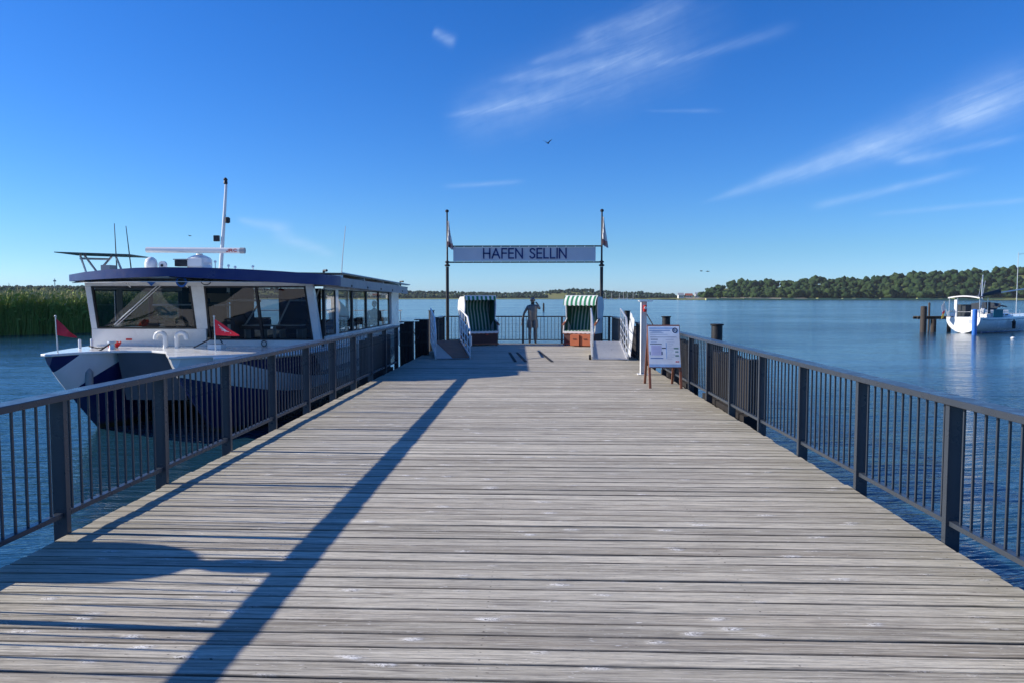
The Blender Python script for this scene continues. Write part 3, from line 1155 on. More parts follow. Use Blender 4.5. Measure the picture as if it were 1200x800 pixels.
gate_post('dark timber fender post between the left railing and the chained boarding gap', -3.72, -3.36, 20.2, 20.45, 0.99)
gate_post('dark timber fender post on the left gangway side of the chained boarding gap', -3.53, -3.15, 21.6, 21.9, 1.01)
ch = MB()
N = 22
pts = [(-3.36 + (0.0) * i, 20.45 + (21.6 - 20.45) * i / N, 0.72 - 0.22 * math.sin(PI * i / N)) for i in range(N + 1)]
for i in range(N):
    a, b = Vector(pts[i]), Vector(pts[i + 1])
    ch.beam(a, b + (b - a) * 0.2, 0.022 if i % 2 else 0.010, 0.010 if i % 2 else 0.022)
tag(ch.build('chain', 'pile'), 'slack dark chain hung between the two timber posts at the left', 'chain')

# unseen pile shape added left of the view to cast a rounded shadow
t = thing('shadow_pile', 'unseen thick black pile shape added left of the railing to cast a shadow on the planks', 'pile', (-5.35, 4.65, W))
MB().lathe((-5.35, 4.65, 0), [(0.37, -3), (0.37, 1.33), (0.345, 1.43), (0.28, 1.53), (0.17, 1.60), (0.105, 1.615)], 28).build('shaft', 'pile', t)
MB().lathe((-5.35, 4.65, 0), [(0.085, 1.616), (0.085, 1.72), (0.12, 1.77), (0.13, 1.86), (0.115, 1.93), (0.06, 1.96)], 20).build('bollard', 'pile', t)  # head shaped for the tip of the cast shadow

# ------------------------------------------------------------------ entrance arch
arch = thing('entrance_arch', 'tall dark arch with the blue lettered banner HAFEN SELLIN near the pier end', 'arch', (-0.4, 27.0, 0))
AX0, AX1, AY = -3.20, 2.41, 27.0
for X in (AX0, AX1):
    MB().lathe((X, AY, 0), [(0.13, 0.0), (0.13, 0.02), (0.058, 0.022), (0.058, 2.79)], 14).build('post', 'pile', arch)
    MB().lathe((X, AY, 0), [(0.06, 2.80), (0.10, 2.82), (0.10, 2.86), (0.06, 2.88), (0.045, 2.93), (0.085, 2.94), (0.085, 2.98), (0.045, 3.0), (0.034, 3.02), (0.028, 4.76), (0.062, 4.77), (0.066, 4.83), (0.03, 4.86)], 14).build('flag_pole', 'pile', arch)
for z in (2.955, 3.535):
    MB().tube([(AX0 + 0.03, AY, z), (AX1 - 0.03, AY, z)], 0.026, 8).build('crossbar', 'pile', arch)
bw0, bw1, bz0, bz1 = -2.98, 2.19, 3.005, 3.49
rows = []
for j in range(5):
    z = bz0 + (bz1 - bz0) * j / 4
    rows.append([(bw0 + (bw1 - bw0) * i / 60, AY + 0.010 * math.sin(i * 0.9) * math.sin(PI * j / 4), z) for i in range(61)])
ban = MB().grid(rows, 0.004).build('banner', 'banner', arch)
for i in range(16):
    x = bw0 + 0.06 + (bw1 - bw0 - 0.12) * i / 15
    for (za, zb) in ((bz0 + 0.02, 2.955), (bz1 - 0.02, 3.535)):
        MB().beam((x, AY - 0.012, za), (x, AY - 0.030, zb), 0.03, 0.006, up=(0, 1, 0)).build('lashing', 'clothwhite', arch)
for z in (bz0, bz1):
    MB().beam((bw0, AY - 0.004, z), (bw1, AY - 0.004, z), 0.03, 0.02).build('banner_hem', 'clothwhite', arch)

GL = {
    'H': ([[(0, 0), (0, 1)], [(.62, 0), (.62, 1)], [(0, .5), (.62, .5)]], .62),
    'A': ([[(0, 0), (.38, 1), (.76, 0)], [(.13, .34), (.63, .34)]], .76),
    'F': ([[(0, 0), (0, 1), (.46, 1)], [(0, .52), (.42, .52)]], .46),
    'E': ([[(.46, 0), (0, 0), (0, 1), (.46, 1)], [(0, .52), (.42, .52)]], .46),
    'N': ([[(0, 0), (0, 1), (.66, 0), (.66, 1)]], .66),
    'S': ([[(.46, .86), (.36, .97), (.20, 1), (.05, .90), (.03, .74), (.14, .60), (.34, .47), (.47, .32), (.44, .12), (.28, 0), (.12, .02), (0, .16)]], .48),
    'L': ([[(0, 1), (0, 0), (.42, 0)]], .42),
    'I': ([[(0, 0), (0, 1)]], 0.0),
    'J': ([[(.36, 1), (.36, .2), (.25, 0), (.08, .02), (0, .2)]], .36),
    'R': ([[(0, 0), (0, 1), (.36, .97), (.46, .76), (.36, .53), (0, .5)], [(.24, .5), (.50, 0)]], .5),
    'C': ([[(.52, .85), (.36, .99), (.14, .94), (0, .62), (.02, .28), (.18, .03), (.38, .02), (.54, .16)]], .54),
    ' ': ([], .30),
}


def write(text, x0, x1, z0, h, y, w, name, mat, parent):
    """stroke lettering in the XZ plane, facing -Y, one mesh per letter"""
    gap = 0.24
    tot = sum(GL[c][1] for c in text) + gap * (len(text) - 1)
    sx = (x1 - x0) / tot
    x = x0
    for c in text:
        st, wd = GL[c]
        if st:
            b = MB()
            for line in st:
                for i, (p, q) in enumerate(zip(line, line[1:])):
                    e = 0.0002 * (i % 3)
                    P = Vector((x + p[0] * sx, y - e, z0 + p[1] * h))
                    Q = Vector((x + q[0] * sx, y - e, z0 + q[1] * h))
                    d = (Q - P).normalized() * w * 0.48
                    b.beam(P - d, Q + d, w, 0.003, up=(0, 1, 0))
            b.build(name, mat, parent, smooth=False)
        x += (wd + gap) * sx


write('HAFEN SELLIN', -1.87, 1.12, 3.105, 0.335, AY - 0.018, 0.050, 'letter', 'letter', ban)


def furled(x, side, z0, z1, name_):
    b = MB()
    rows = []
    n = 14
    for j in range(n + 1):
        t = j / n
        z = z1 + (z0 - z1) * t
        w = 0.05 + 0.17 * t ** 1.3
        r = []
        for i in range(9):
            s = i / 8
            r.append((x + side * (0.02 + w * s), AY - 0.02 + 0.05 * math.sin(s * 9 + t * 5) * (0.3 + t), z - 0.10 * s * t + 0.02 * math.sin(7 * s)))
        rows.append(r)
    for j in range(n):
        b.slot(0 if j < n * 0.74 else (1 if j < n * 0.92 else 2))
        b.grid(rows[j:j + 2], 0.006)
    return b.build('flag', ['clothwhite', 'redcloth', 'bluecloth'], arch)


M['redcloth'] = pmat('faded_red_cloth', (0.50, 0.26, 0.22), 0.8)
M['bluecloth'] = pmat('grey_blue_cloth', (0.30, 0.30, 0.34), 0.8)
furled(AX0, 1, 3.50, 4.45, 'l')
furled(AX1, 1, 3.56, 4.58, 'r')


# ------------------------------------------------------------------ hooded beach chairs
def beach_chair(label, loc, rz, drawers):
    t = thing('beach_chair', label, 'beach chair', loc, rz, 'hooded beach chairs at the pier end')
    # local: width X, front at -Y
    w, d = 0.56, 0.42
    B = lambda: MB()
    # base box with frame boards
    B().box(-w, w, -d + 0.02, d - 0.02, 0.05, 0.42).build('base', 'wicker_dark', t, world=False, bevel=0.01)
    for z in (0.04, 0.40):
        B().box(-w - 0.02, w + 0.02, -d, -d + 0.018, z, z + 0.05).build('base_board', 'redwood', t, world=False, bevel=0.004)
    for sx in (-1, 1):
        for sy in (-1, 1):
            B().box(sx * (w - 0.04) - 0.03, sx * (w - 0.04) + 0.03, sy * (d - 0.06) - 0.03, sy * (d - 0.06) + 0.03, 0.0, 0.055).build('foot', 'redwood', t, world=False)
        # lower side wall and armrest
        a = sorted((sx * w, sx * (w + 0.035)))
        B().prism([(-d, 0.42), (d, 0.42), (d + 0.02, 0.98), (0.02, 0.98), (-d + 0.05, 0.74)], a[0], a[1], 'yz').build('side_panel', 'wicker', t, world=False, bevel=0.006)
        B().prism([(-d - 0.02, 0.70), (0.05, 0.90), (0.05, 0.94), (-d - 0.02, 0.74)], a[0] - 0.02, a[1] + 0.02, 'yz').build('armrest', 'redwood', t, world=False, bevel=0.004)
        # hood side: a tilted ear
        h = B()
        h.prism([(-0.10, 0.96), (0.46, 0.96), (0.60, 1.30), (0.54, 1.58), (0.34, 1.70), (-0.10, 1.71), (-0.16, 1.42)], a[0] + 0.001, a[1] + 0.004, 'yz')
        h.build('hood_side', 'wicker', t, world=False, bevel=0.006)
    # back shell
    rows = []
    prof = [(d, 0.42), (d + 0.03, 0.98), (0.58, 1.28), (0.55, 1.56), (0.36, 1.69), (-0.12, 1.715)]
    for (y_, z_) in prof:
        rows.append([(-w + 2 * w * i / 10, y_, z_) for i in range(11)])
    B().grid(rows, -0.03).build('hood_shell', 'wicker', t, world=False)
    # striped lining
    rows = []
    prof = [(-d + 0.05, 0.47), (0.10, 0.44), (0.20, 0.50), (0.27, 0.75), (0.35, 1.0), (0.47, 1.28), (0.45, 1.50), (0.30, 1.64), (-0.10, 1.665)]
    for (y_, z_) in prof:
        rows.append([(-w + 0.03 + (2 * w - 0.06) * i / 16, y_ - 0.02 * math.cos(i / 16 * PI * 2) , z_) for i in range(17)])
    B().grid(rows, 0.02).build('lining', 'lining', t, world=False)
    for sx in (-1, 1):
        rows = [[(sx * (w - 0.015), yy, z0), (sx * (w - 0.03), yy, z1)] for (yy, z0, z1) in ((-0.30, 0.47, 0.72), (-0.05, 0.47, 0.92), (-0.08, 0.93, 1.66), (0.35, 0.60, 1.60))]
        B().grid(rows, 0.004).build('side_cushion', 'green_cloth', t, world=False)
    B().box(-w + 0.04, w - 0.04, -d + 0.0, 0.12, 0.43, 0.53).build('seat_cushion', 'lining', t, world=False, bevel=0.03)
    # scalloped awning strip
    rows = []
    n = 60
    ext = 0.26 if drawers else 0.05
    for j in range(5):
        tt = j / 4
        r = []
        for i in range(n + 1):
            s = i / n
            sc = 0.03 * abs(math.sin(s * PI * 7)) if j == 4 else 0.0
            r.append((-w - 0.03 + (2 * w + 0.06) * s, -0.12 - ext * math.sin(tt * PI / 2) * (1.0 if drawers else 1), 1.735 - (0.32 if drawers else 0.13) * tt ** 1.3 - sc))
        rows.append(r)
    B().grid(rows, 0.006).build('awning', 'awning', t, world=False)
    B().box(-w - 0.04, w + 0.04, -0.14, -0.10, 1.715, 1.75).build('hood_rail', 'white', t, world=False, bevel=0.006)
    rows = [[(-w + 2 * w * i / 40, -d - 0.004, 0.50 - 0.0 * j - (0.06 + 0.015 * abs(math.sin(i / 40 * PI * 7))) * j) for i in range(41)] for j in range(2)]
    B().grid(rows, 0.005).build('seat_trim', 'clothwhite', t, world=False)
    if drawers:
        for x0, x1, fo in ((-0.20, 0.13, 0.34), (0.15, 0.52, 0.30)):
            q = B().box(x0, x1, -d - fo, -d - 0.01, 0.03, 0.40).build('foot_drawer', 'orange', t, world=False, bevel=0.012)
            B().box((x0 + x1) / 2 - 0.06, (x0 + x1) / 2 + 0.06, -d - fo - 0.012, -d - fo - 0.001, 0.24, 0.27).build('handle', 'wicker_dark', q, world=False)
    else:
        B().box(0.10, 0.18, -d - 0.012, -d - 0.001, 0.37, 0.40).build('label_plate', 'redp', t, world=False)
    return t


M['green_cloth'] = pmat('green_cloth', (0.016, 0.10, 0.055), 0.85)
beach_chair('hooded beach chair with green striped lining standing in shade beside the left gangway', (-1.98, 26.15, 0.0), R(25), False)
beach_chair('hooded beach chair with sunlit green and white awning and orange foot drawers', (1.68, 26.15, 0.0), R(-22), True)


# ------------------------------------------------------------------ gangways
def gangway(label, loc, rz, left):
    t = thing('gangway', label, 'gangway', loc, rz, 'boarding gangways')
    L, wd, hz = 3.75, 0.94, 0.26
    B = MB()
    B.hexa([(0, 0, 0.012), (wd, 0, 0.012), (wd, L, hz), (0, L, hz)], [(0, 0, 0.03), (wd, 0, 0.03), (wd, L, hz + 0.03), (0, L, hz + 0.03)])
    B.build('walkway', 'plate' if not left else 'grey', t, world=False)
    if left:
        m_ = MB()
        m_.hexa([(0.46, 0.02, 0.034), (wd - 0.03, 0.02, 0.034), (wd - 0.03, L - 0.05, hz + 0.034), (0.12, L - 0.05, hz + 0.034)],
                [(0.46, 0.02, 0.05), (wd - 0.03, 0.02, 0.05), (wd - 0.03, L - 0.05, hz + 0.05), (0.12, L - 0.05, hz + 0.05)])
        m_.build('plywood_sheet', 'plywood', t, world=False)
    for k in range(18):
        yy = L * (k + 0.5) / 18
        zz = 0.03 + (hz) * (k + 0.5) / 18
        MB().box(0.04, 0.44 if left else wd - 0.04, yy - 0.012, yy + 0.012, zz + 0.001, zz + 0.014).build('tread_bar', 'alu', t, world=False)
    for sx in (0, wd):
        MB().beam((sx, 0, 0.05), (sx, L, hz + 0.05), 0.045, 0.10).build('side_beam', 'alu', t, world=False)
        z = lambda yy, h: 0.06 + (hz) * yy / L + h
        for i in range(5):
            yy = 0.05 + (L - 0.1) * i / 4
            MB().tube([(sx, yy, z(yy, 0)), (sx, yy, z(yy, 1.0 if i else 0.72))], 0.015, 8).build('stanchion', 'white' if left else 'alu', t, world=False)
        pts = [(sx, 0.05, z(0, 0.30)), (sx, -0.03, z(0, 0.40)), (sx, -0.03, z(0, 0.62)), (sx, 0.08, z(0.08, 0.73)), (sx, 0.8, z(0.8, 1.0)), (sx, L, z(L, 1.0))]
        MB().tube(pts, 0.024, 8).build('handrail', 'white' if left else 'alu', t, world=False)
        for h in ((0.22, 0.45, 0.70) if (left or sx) else (0.5,)):
            MB().tube([(sx, 0.05, z(0, h)), (sx, L, z(L, h))], 0.014, 6).build('guard_rail', 'white' if left else 'alu', t, world=False)
    if not left:
        w_ = MB().tube([(-0.10, 0.10, 0.07), (-0.04, 0.10, 0.07)], 0.068, 14).build('wheel', 'rubber', t, world=False)
        MB().tube([(-0.105, 0.10, 0.07), (-0.035, 0.10, 0.07)], 0.03, 10).build('hub', 'alu', w_, world=False)
        rows = [[(wd + 0.03 + 0.10 * j / 6 + 0.05 * (1 - i / 12), 0.05 + 0.9 * i / 12, 0.06 + 1.0 * j / 6 + 0.22 * i / 12 * j / 6 + 0.015 * math.sin(i + j)) for i in range(13)] for j in range(7)]
        MB().grid(rows, 0.006).build('mesh_panel', 'mesh_cloth', t, world=False)
    else:
        rows = [[(wd - 0.026, 0.05 + 0.35 * i / 4, 0.42 + 0.42 * j / 4) for i in range(5)] for j in range(5)]
        MB().tube([(wd + 0.01, 0.1, 0.62), (wd + 0.02, 0.1, 0.36)], 0.05, 10, 0.04).build('rope_bundle', 'clothwhite', t, world=False)
    return t


M['mesh_cloth'] = pmat('pale_mesh', (0.50, 0.52, 0.54), 0.6, 0, 0.35, 9)
gangway('silver gangway with brown sheet over half its walkway, left of the beach chairs', (-2.70, 20.0, 0), R(10), True)
gangway('silver perforated gangway leading to the right railing, with a small wheel', (1.56, 20.0, 0), R(-3.5), False)

# ------------------------------------------------------------------ white post with call box, information board
wp = thing('power_post', 'white steel post with a red box and black cable behind the information board', 'post', (2.37, 16.25, 0))
b = MB()
b.box(2.31, 2.325, 16.18, 16.32, 0.012, 1.58)
b.box(2.3255, 2.42, 16.243, 16.257, 0.012, 1.58)
b.box(2.4205, 2.435, 16.18, 16.32, 0.012, 1.58)
b.build('shaft', 'white', wp, bevel=0.002)
MB().box(2.25, 2.50, 16.12, 16.38, 0.0, 0.0115).build('base_plate', 'white', wp, bevel=0.003)
MB().prism([(2.26, 1.60), (2.28, 1.581), (2.52, 1.581), (2.56, 1.60), (2.56, 1.61), (2.26, 1.61)], 16.13, 16.37, 'xz').build('cap', 'white', wp)
sk = MB().box(2.355, 2.42, 16.12, 16.179, 1.36, 1.51).build('socket_box', 'redp', wp, bevel=0.015)
MB().tube([(2.39, 16.12, 1.45), (2.39, 16.09, 1.447)], 0.028, 12).build('socket_cap', 'white', sk)
cp = []
for i in range(17):
    s = i / 16
    cp.append((2.41 + 0.36 * s + 0.01 * math.sin(s * 8), 16.08 - 1.2 * s * 0.4, 1.32 - 0.36 * s - 0.16 * math.sin(PI * s) * (1 - s * .3)))
MB().tube(cp, 0.011, 6).build('cable', 'rubber', wp)

ab = thing('information_board', 'folding sign board with red brown legs and a printed poster beside the right railing', 'sign', (2.42, 14.08, 0))
AX, AW = 2.42, 0.285
FY0, FY1, TY = 13.69, 14.50, 14.06


def fy(z):
    return FY0 + (TY - FY0) * z / 1.16


def ry(z):
    return FY1 + (TY + 0.03 - FY1) * z / 1.16


for s in (-1, 1):
    MB().beam((AX + s * AW, fy(0.0) + 0.0, 0.0), (AX + s * AW, fy(1.14), 1.14), 0.045, 0.03, up=(0, 1, 0)).build('leg', 'redwood', ab, bevel=0.003)
    MB().beam((AX + s * (AW - 0.02), ry(0.0), 0.0), (AX + s * (AW - 0.02), ry(1.12), 1.12), 0.045, 0.03, up=(0, 1, 0)).build('leg', 'redwood', ab, bevel=0.003)
sl = (TY - FY0) / 1.16


def slab(x0, x1, z0, z1, off0, off1):
    b = MB()
    b.hexa([(x0, fy(z0) + off0, z0), (x1, fy(z0) + off0, z0), (x1, fy(z0) + off1, z0), (x0, fy(z0) + off1, z0)],
           [(x0, fy(z1) + off0, z1), (x1, fy(z1) + off0, z1), (x1, fy(z1) + off1, z1), (x0, fy(z1) + off1, z1)])
    return b


slab(AX - 0.305, AX + 0.305, 0.375, 1.16, -0.030, -0.018).build('board', 'redwood', ab, bevel=0.002)
ps_ = slab(AX - 0.292, AX + 0.292, 0.392, 1.135, -0.034, -0.0305).build('poster', 'poster', ab)


def pr(x0, x1, z0, z1, mat, k=0):
    """flat print, poster coordinates 0..1"""
    return (AX - 0.292 + 0.584 * x0, AX - 0.292 + 0.584 * x1, 0.392 + 0.743 * z0, 0.392 + 0.743 * z1, mat, k)


prints = [pr(0.0, 1.0, 0.0, 0.07, 'print_sky'), pr(0.04, 0.80, 0.93, 0.965, 'print_sky'), pr(0.04, 0.70, 0.885, 0.90, 'print_blue'),
          pr(0.06, 0.62, 0.79, 0.80, 'print_grey'), pr(0.06, 0.9, 0.725, 0.733, 'print_dark'), pr(0.08, 0.30, 0.665, 0.68, 'print_dark'), pr(0.55, 0.80, 0.665, 0.675, 'print_grey'),
          pr(0.08, 0.26, 0.60, 0.61, 'print_blue'), pr(0.05, 0.42, 0.555, 0.57, 'print_dark'), pr(0.08, 0.40, 0.29, 0.53, 'print_lilac'),
          pr(0.035, 0.05, 0.30, 0.38, 'print_dark'), pr(0.405, 0.435, 0.30, 0.38, 'print_dark'), pr(0.42, 0.55, 0.45, 0.475, 'print_dark'),
          pr(0.05, 0.45, 0.205, 0.225, 'print_blue'), pr(0.80, 0.95, 0.44, 0.475, 'print_green'), pr(0.84, 0.94, 0.36, 0.39, 'print_green'), pr(0.84, 0.95, 0.26, 0.295, 'print_green'),
          pr(0.84, 0.90, 0.12, 0.145, 'redp'), pr(0.91, 0.95, 0.12, 0.145, 'redp'), pr(0.55, 0.57, 0.2, 0.6, 'print_sky')]
for k in range(5):
    prints.append(pr(0.12, 0.36, 0.33 + 0.035 * k, 0.336 + 0.035 * k, 'print_grey', 1))
for k in range(9):
    prints.append(pr(0.60, 0.60 + 0.14 + 0.05 * (k % 3), 0.20 + 0.05 * k, 0.208 + 0.05 * k, 'print_grey'))
for k in range(4):
    prints.append(pr(0.06 + 0.02 * k, 0.5 - 0.03 * k, 0.83 + 0.012 * k, 0.834 + 0.012 * k, 'print_grey'))
for (x0, x1, z0, z1, mt, k) in prints:
    slab(x0, x1, z0, z1, -0.0350 - 0.0006 * k, -0.0341).build('print', mt, ps_, smooth=False)
rg = MB()
cxr, czr = AX - 0.292 + 0.584 * 0.86, 0.392 + 0.743 * 0.895
rows = [[(cxr + rr * math.cos(a * PI / 16), fy(czr + rr * math.sin(a * PI / 16)) - 0.0362, czr + rr * math.sin(a * PI / 16)) for a in range(33)] for rr in (0.030, 0.050)]
rg.grid(rows)
rg.build('print', 'print_dark', ps_, smooth=False)
MB().box(cxr - 0.02, cxr + 0.02, fy(czr) - 0.038, fy(czr) - 0.0365, czr - 0.006, czr + 0.010).build('print', 'print_dark', ps_, smooth=False)


# ------------------------------------------------------------------ figures
def skin_body(name, V, Eg, rad, mat, parent=None, root=0, sub=2, world=False):
    me = bpy.data.meshes.new(name)
    me.from_pydata(V, Eg, [])
    o = bpy.data.objects.new(name, me)
    col.objects.link(o)
    if parent:
        o.parent = parent
    md = o.modifiers.new('skin', 'SKIN')
    md.use_smooth_shade = True
    sk_ = me.skin_vertices[0].data
    for i, r in enumerate(rad):
        sk_[i].radius = r if isinstance(r, tuple) else (r, r)
    sk_[root].use_root = True
    ss = o.modifiers.new('subsurf', 'SUBSURF')
    ss.levels = sub
    ss.render_levels = sub
    me.materials.append(M[mat])
    return o


def statue():
    t = thing('statue', 'dark bronze statue of a man at the end railing, one hand raised to his head', 'statue', (-0.09, 26.90, 0))
    # local, facing +Y (out to the water); his left is -X
    V = [(0.0, 0, 0.88), (0.0, 0.01, 1.0), (0.0, 0.0, 1.17), (0.0, -0.01, 1.33), (0.0, 0.01, 1.42), (0.0, 0.04, 1.50),
         (-0.085, 0, 0.84), (-0.10, 0.02, 0.50), (-0.10, -0.01, 0.28), (-0.10, -0.01, 0.07), (-0.105, 0.13, 0.035),
         (0.085, 0, 0.84), (0.10, 0.02, 0.50), (0.105, -0.01, 0.28), (0.105, -0.01, 0.07), (0.12, 0.13, 0.035),
         (-0.17, 0, 1.34), (-0.30, 0.02, 1.11), (-0.37, 0.10, 0.88), (-0.385, 0.13, 0.80),
         (0.17, 0, 1.35), (0.27, 0.10, 1.26), (0.17, 0.16, 1.45), (0.11, 0.15, 1.51),
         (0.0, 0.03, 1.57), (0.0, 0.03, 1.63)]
    Eg = [(0, 1), (1, 2), (2, 3), (3, 4), (4, 5), (0, 6), (6, 7), (7, 8), (8, 9), (9, 10), (0, 11), (11, 12), (12, 13), (13, 14), (14, 15),
          (3, 16), (16, 17), (17, 18), (18, 19), (3, 20), (20, 21), (21, 22), (22, 23), (5, 24), (24, 25)]
    rad = [(0.135, 0.11), (0.135, 0.105), (0.15, 0.115), (0.15, 0.105), 0.056, 0.07, (0.095, 0.10), 0.060, 0.062, 0.040, 0.042,
           (0.095, 0.10), 0.060, 0.062, 0.040, 0.042, 0.062, 0.046, 0.034, 0.030, 0.062, 0.046, 0.034, 0.030, (0.085, 0.098), (0.07, 0.085)]
    skin_body('body', V, Eg, rad, 'bronze', t)
    # vest and shorts, cast in the same metal
    b = MB()
    n = 20
    for prof, nm in (([(0.165, 0.118, 0.86), (0.162, 0.12, 0.95), (0.170, 0.128, 1.10), (0.178, 0.128, 1.26), (0.165, 0.11, 1.37)], 'vest'),):
        rows = [[(a * math.cos(2 * PI * i / n) , c * math.sin(2 * PI * i / n), z) for i in range(n + 1)] for (a, c, z) in prof]
        MB().grid(rows, 0.006).build(nm, 'bronze', t, world=False)
    for s in (-1, 1):
        prof = [(0.092, 0.100, 0.88), (0.106, 0.112, 0.74), (0.112, 0.116, 0.58)]
        rows = [[(s * 0.092 + a * math.cos(2 * PI * i / n), 0.005 + c * math.sin(2 * PI * i / n), z) for i in range(n + 1)] for (a, c, z) in prof]
        MB().grid(rows, 0.006).build('trouser_leg', 'bronze', t, world=False)
    # face, hair, ears
    MB().ball((0, 0.115, 1.575), 0.016, 0.022, 0.026).build('nose', 'bronze', t, world=False)
    MB().ball((0, 0.015, 1.60), 0.088, 0.098, 0.072, 16, 10).build('hair', 'bronze', t, world=False)
    for s in (-1, 1):
        MB().ball((s * 0.087, 0.03, 1.57), 0.012, 0.022, 0.032).build('ear', 'bronze', t, world=False)
    # hands
    for (c, d, u) in (((-0.39, 0.14, 0.77), (-0.15, 0.3, -1), (1, 0, 0)), ((0.085, 0.15, 1.54), (-0.8, 0.1, 0.35), (0, 1, 0))):
        c, d, u = Vector(c), Vector(d).normalized(), Vector(u)
        sde = d.cross(u).normalized()
        VV = [tuple(c), tuple(c + d * 0.05)]
        EE = [(0, 1)]
        RR = [(0.026, 0.03), (0.02, 0.036)]
        for k in range(4):
            o_ = sde * (k - 1.5) * 0.021
            L = (0.058, 0.072, 0.068, 0.05)[k]
            i = len(VV)
            VV += [tuple(c + d * 0.07 + o_), tuple(c + d * (0.07 + L * 0.55) + o_ - u * 0.008), tuple(c + d * (0.07 + L) + o_ - u * 0.028)]
            EE += [(1, i), (i, i + 1), (i + 1, i + 2)]
            RR += [0.0095, 0.0085, 0.007]
        i = len(VV)
        VV += [tuple(c + sde * 0.04 + d * 0.02), tuple(c + sde * 0.055 + d * 0.055)]
        EE += [(0, i), (i, i + 1)]
        RR += [0.011, 0.009]
        skin_body('hand', VV, EE, RR, 'bronze', t, sub=1)
    return t


statue()


def bird(label, loc, span, rz, dih):
    t = thing('bird', label, 'bird', loc, rz, 'small birds in flight')
    MB().ball((0, 0, 0), span * 0.06, span * 0.2, span * 0.055, 10, 8).build('body', 'bird', t, world=False)
    MB().ball((0, -span * 0.2, span * 0.02), span * 0.038, span * 0.05, span * 0.036, 8, 6).build('head', 'bird', t, world=False)
    for s in (-1, 1):
        rows = []
        for j, (x, ch_, z) in enumerate(((0.03, 0.16, 0.0), (0.22, 0.17, dih * 0.6), (0.5, 0.03, dih))):
            rows.append([(s * x * span, (-ch_ / 2 + ch_ * i / 3 + x * 0.12) * span, z * span + 0.01 * span * math.sin(i)) for i in range(4)])
        MB().grid(rows, span * 0.01).build('wing', 'bird', t, world=False)
    MB().grid([[(-span * .02, span * .18, 0), (span * .02, span * .18, 0)], [(-span * .06, span * .3, 0), (span * .06, span * .3, 0)]], span * .008).build('tail', 'bird', t, world=False)


bird('small dark bird high in the sky above the banner', (1.0, 60, 14.0), 0.85, R(150), 0.28)
bird('tiny dark bird low over the wooded hill, left of a pair', (20.0, 90, 4.85), 0.75, R(60), 0.12)
bird('tiny dark bird low over the wooded hill, right of a pair', (20.75, 90, 4.82), 0.95, R(80), 0.05)
bird('tiny dark bird above the radar bar of the ferry', (-32.9, 70, 7.55), 0.6, R(90), 0.1)

# ------------------------------------------------------------------ the ferry
FO = Vector((-7.4, 16.0, W))
ferry = thing('ferry', 'white and navy passenger ferry with big windows and a radar bar moored at the left', 'ferry', FO)
DZ = 0.50
M['hull_l'] = hull_mat('port')
M['hull_r'] = hull_mat('starboard')


def hull(xo_pts, xi_pts, xk_pts, y_tip, y_wl, y_end, mat):
    ys = [y_tip + 0.02, y_tip + 0.15, y_tip + 0.4, y_tip + 0.8, y_tip + 1.3, y_tip + 1.9, y_tip + 2.6, y_tip + 3.5, y_tip + 5.5, y_tip + 8, y_end]
    secs = []
    for y_ in ys:
        xo, xi, xk = interp(y_, xo_pts), interp(y_, xi_pts), interp(y_, xk_pts)
        zk = DZ - 0.16 + (W - 0.45 - DZ + 0.16) * min(1, max(0, (y_ - y_tip) / (y_wl - y_tip))) ** 0.9
        s = []
        m_ = 7
        for i in range(m_ + 1):
            t_ = i / m_
            fl = (1 - t_) ** 0.62 if True else 1
            s.append((xk + (xo - xk) * fl, y_ + 0.0, DZ + (zk - DZ) * t_))
        for i in range(m_ - 1, -1, -1):
            t_ = i / m_
            s.append((xk + (xi - xk) * (1 - t_) ** 0.62, y_, DZ + (zk - DZ) * t_))
        secs.append(s)
    b = MB()
    b.grid(secs)
    b.f.append(tuple(range(len(secs[0])))); b.mi.append(0)
    o_ = (len(secs) - 1) * len(secs[0])
    b.f.append(tuple(range(o_ + len(secs[0]) - 1, o_ - 1, -1))); b.mi.append(0)
    return b.build('hull', mat, ferry, angle=50)


XOL = [(14.5, -9.84), (15.0, -10.06), (16.0, -10.28), (17, -10.38), (27, -10.40)]
XIL = [(14.5, -9.70), (15.0, -9.42), (16.0, -8.90), (17, -8.62), (27, -8.60)]
XOR = [(14.0, -6.86), (14.3, -6.35), (14.8, -5.72), (15.5, -5.22), (16.4, -4.90), (17.5, -4.78), (27, -4.76)]
XIR = [(14.0, -7.02), (14.5, -7.35), (15.3, -7.62), (16, -7.72), (27, -7.8)]
hull(XOL, XIL, [(14.5, -9.77), (16.5, -9.6), (27, -9.55)], 14.5, 16.4, 27.2, 'hull_l')
hull(XOR, XIR, [(14.0, -6.94), (16.5, -6.6), (27, -6.4)], 14.0, 15.9, 27.2, 'hull_r')
# deck plate with its rim
outline = [(-9.77, 14.42), (-9.90, 14.47), (-10.07, 14.95), (-10.30, 16.0), (-10.40, 17.0), (-10.42, 27.3), (-4.74, 27.3), (-4.76, 17.5), (-4.88, 16.4), (-5.20, 15.5), (-5.70, 14.8), (-6.33, 14.28),
           (-6.86, 13.93), (-7.03, 13.93), (-7.36, 14.5), (-7.75, 15.25), (-8.2, 15.55), (-8.75, 15.55), (-9.15, 15.3), (-9.44, 14.95), (-9.66, 14.45)][::-1]
MB().prism(outline, DZ + 0.001, DZ + 0.055).build('deck', 'boatwhite', ferry, bevel=0.015)
MB().hexa([(-8.95, 15.85, -0.55), (-7.6, 15.85, -0.55), (-7.6, 26.9, -0.6), (-8.95, 26.9, -0.6)], [(-8.98, 15.58, DZ), (-7.6, 15.58, DZ), (-7.6, 26.9, DZ), (-8.98, 26.9, DZ)]).build('bridge_deck', 'bridgeshade', ferry)
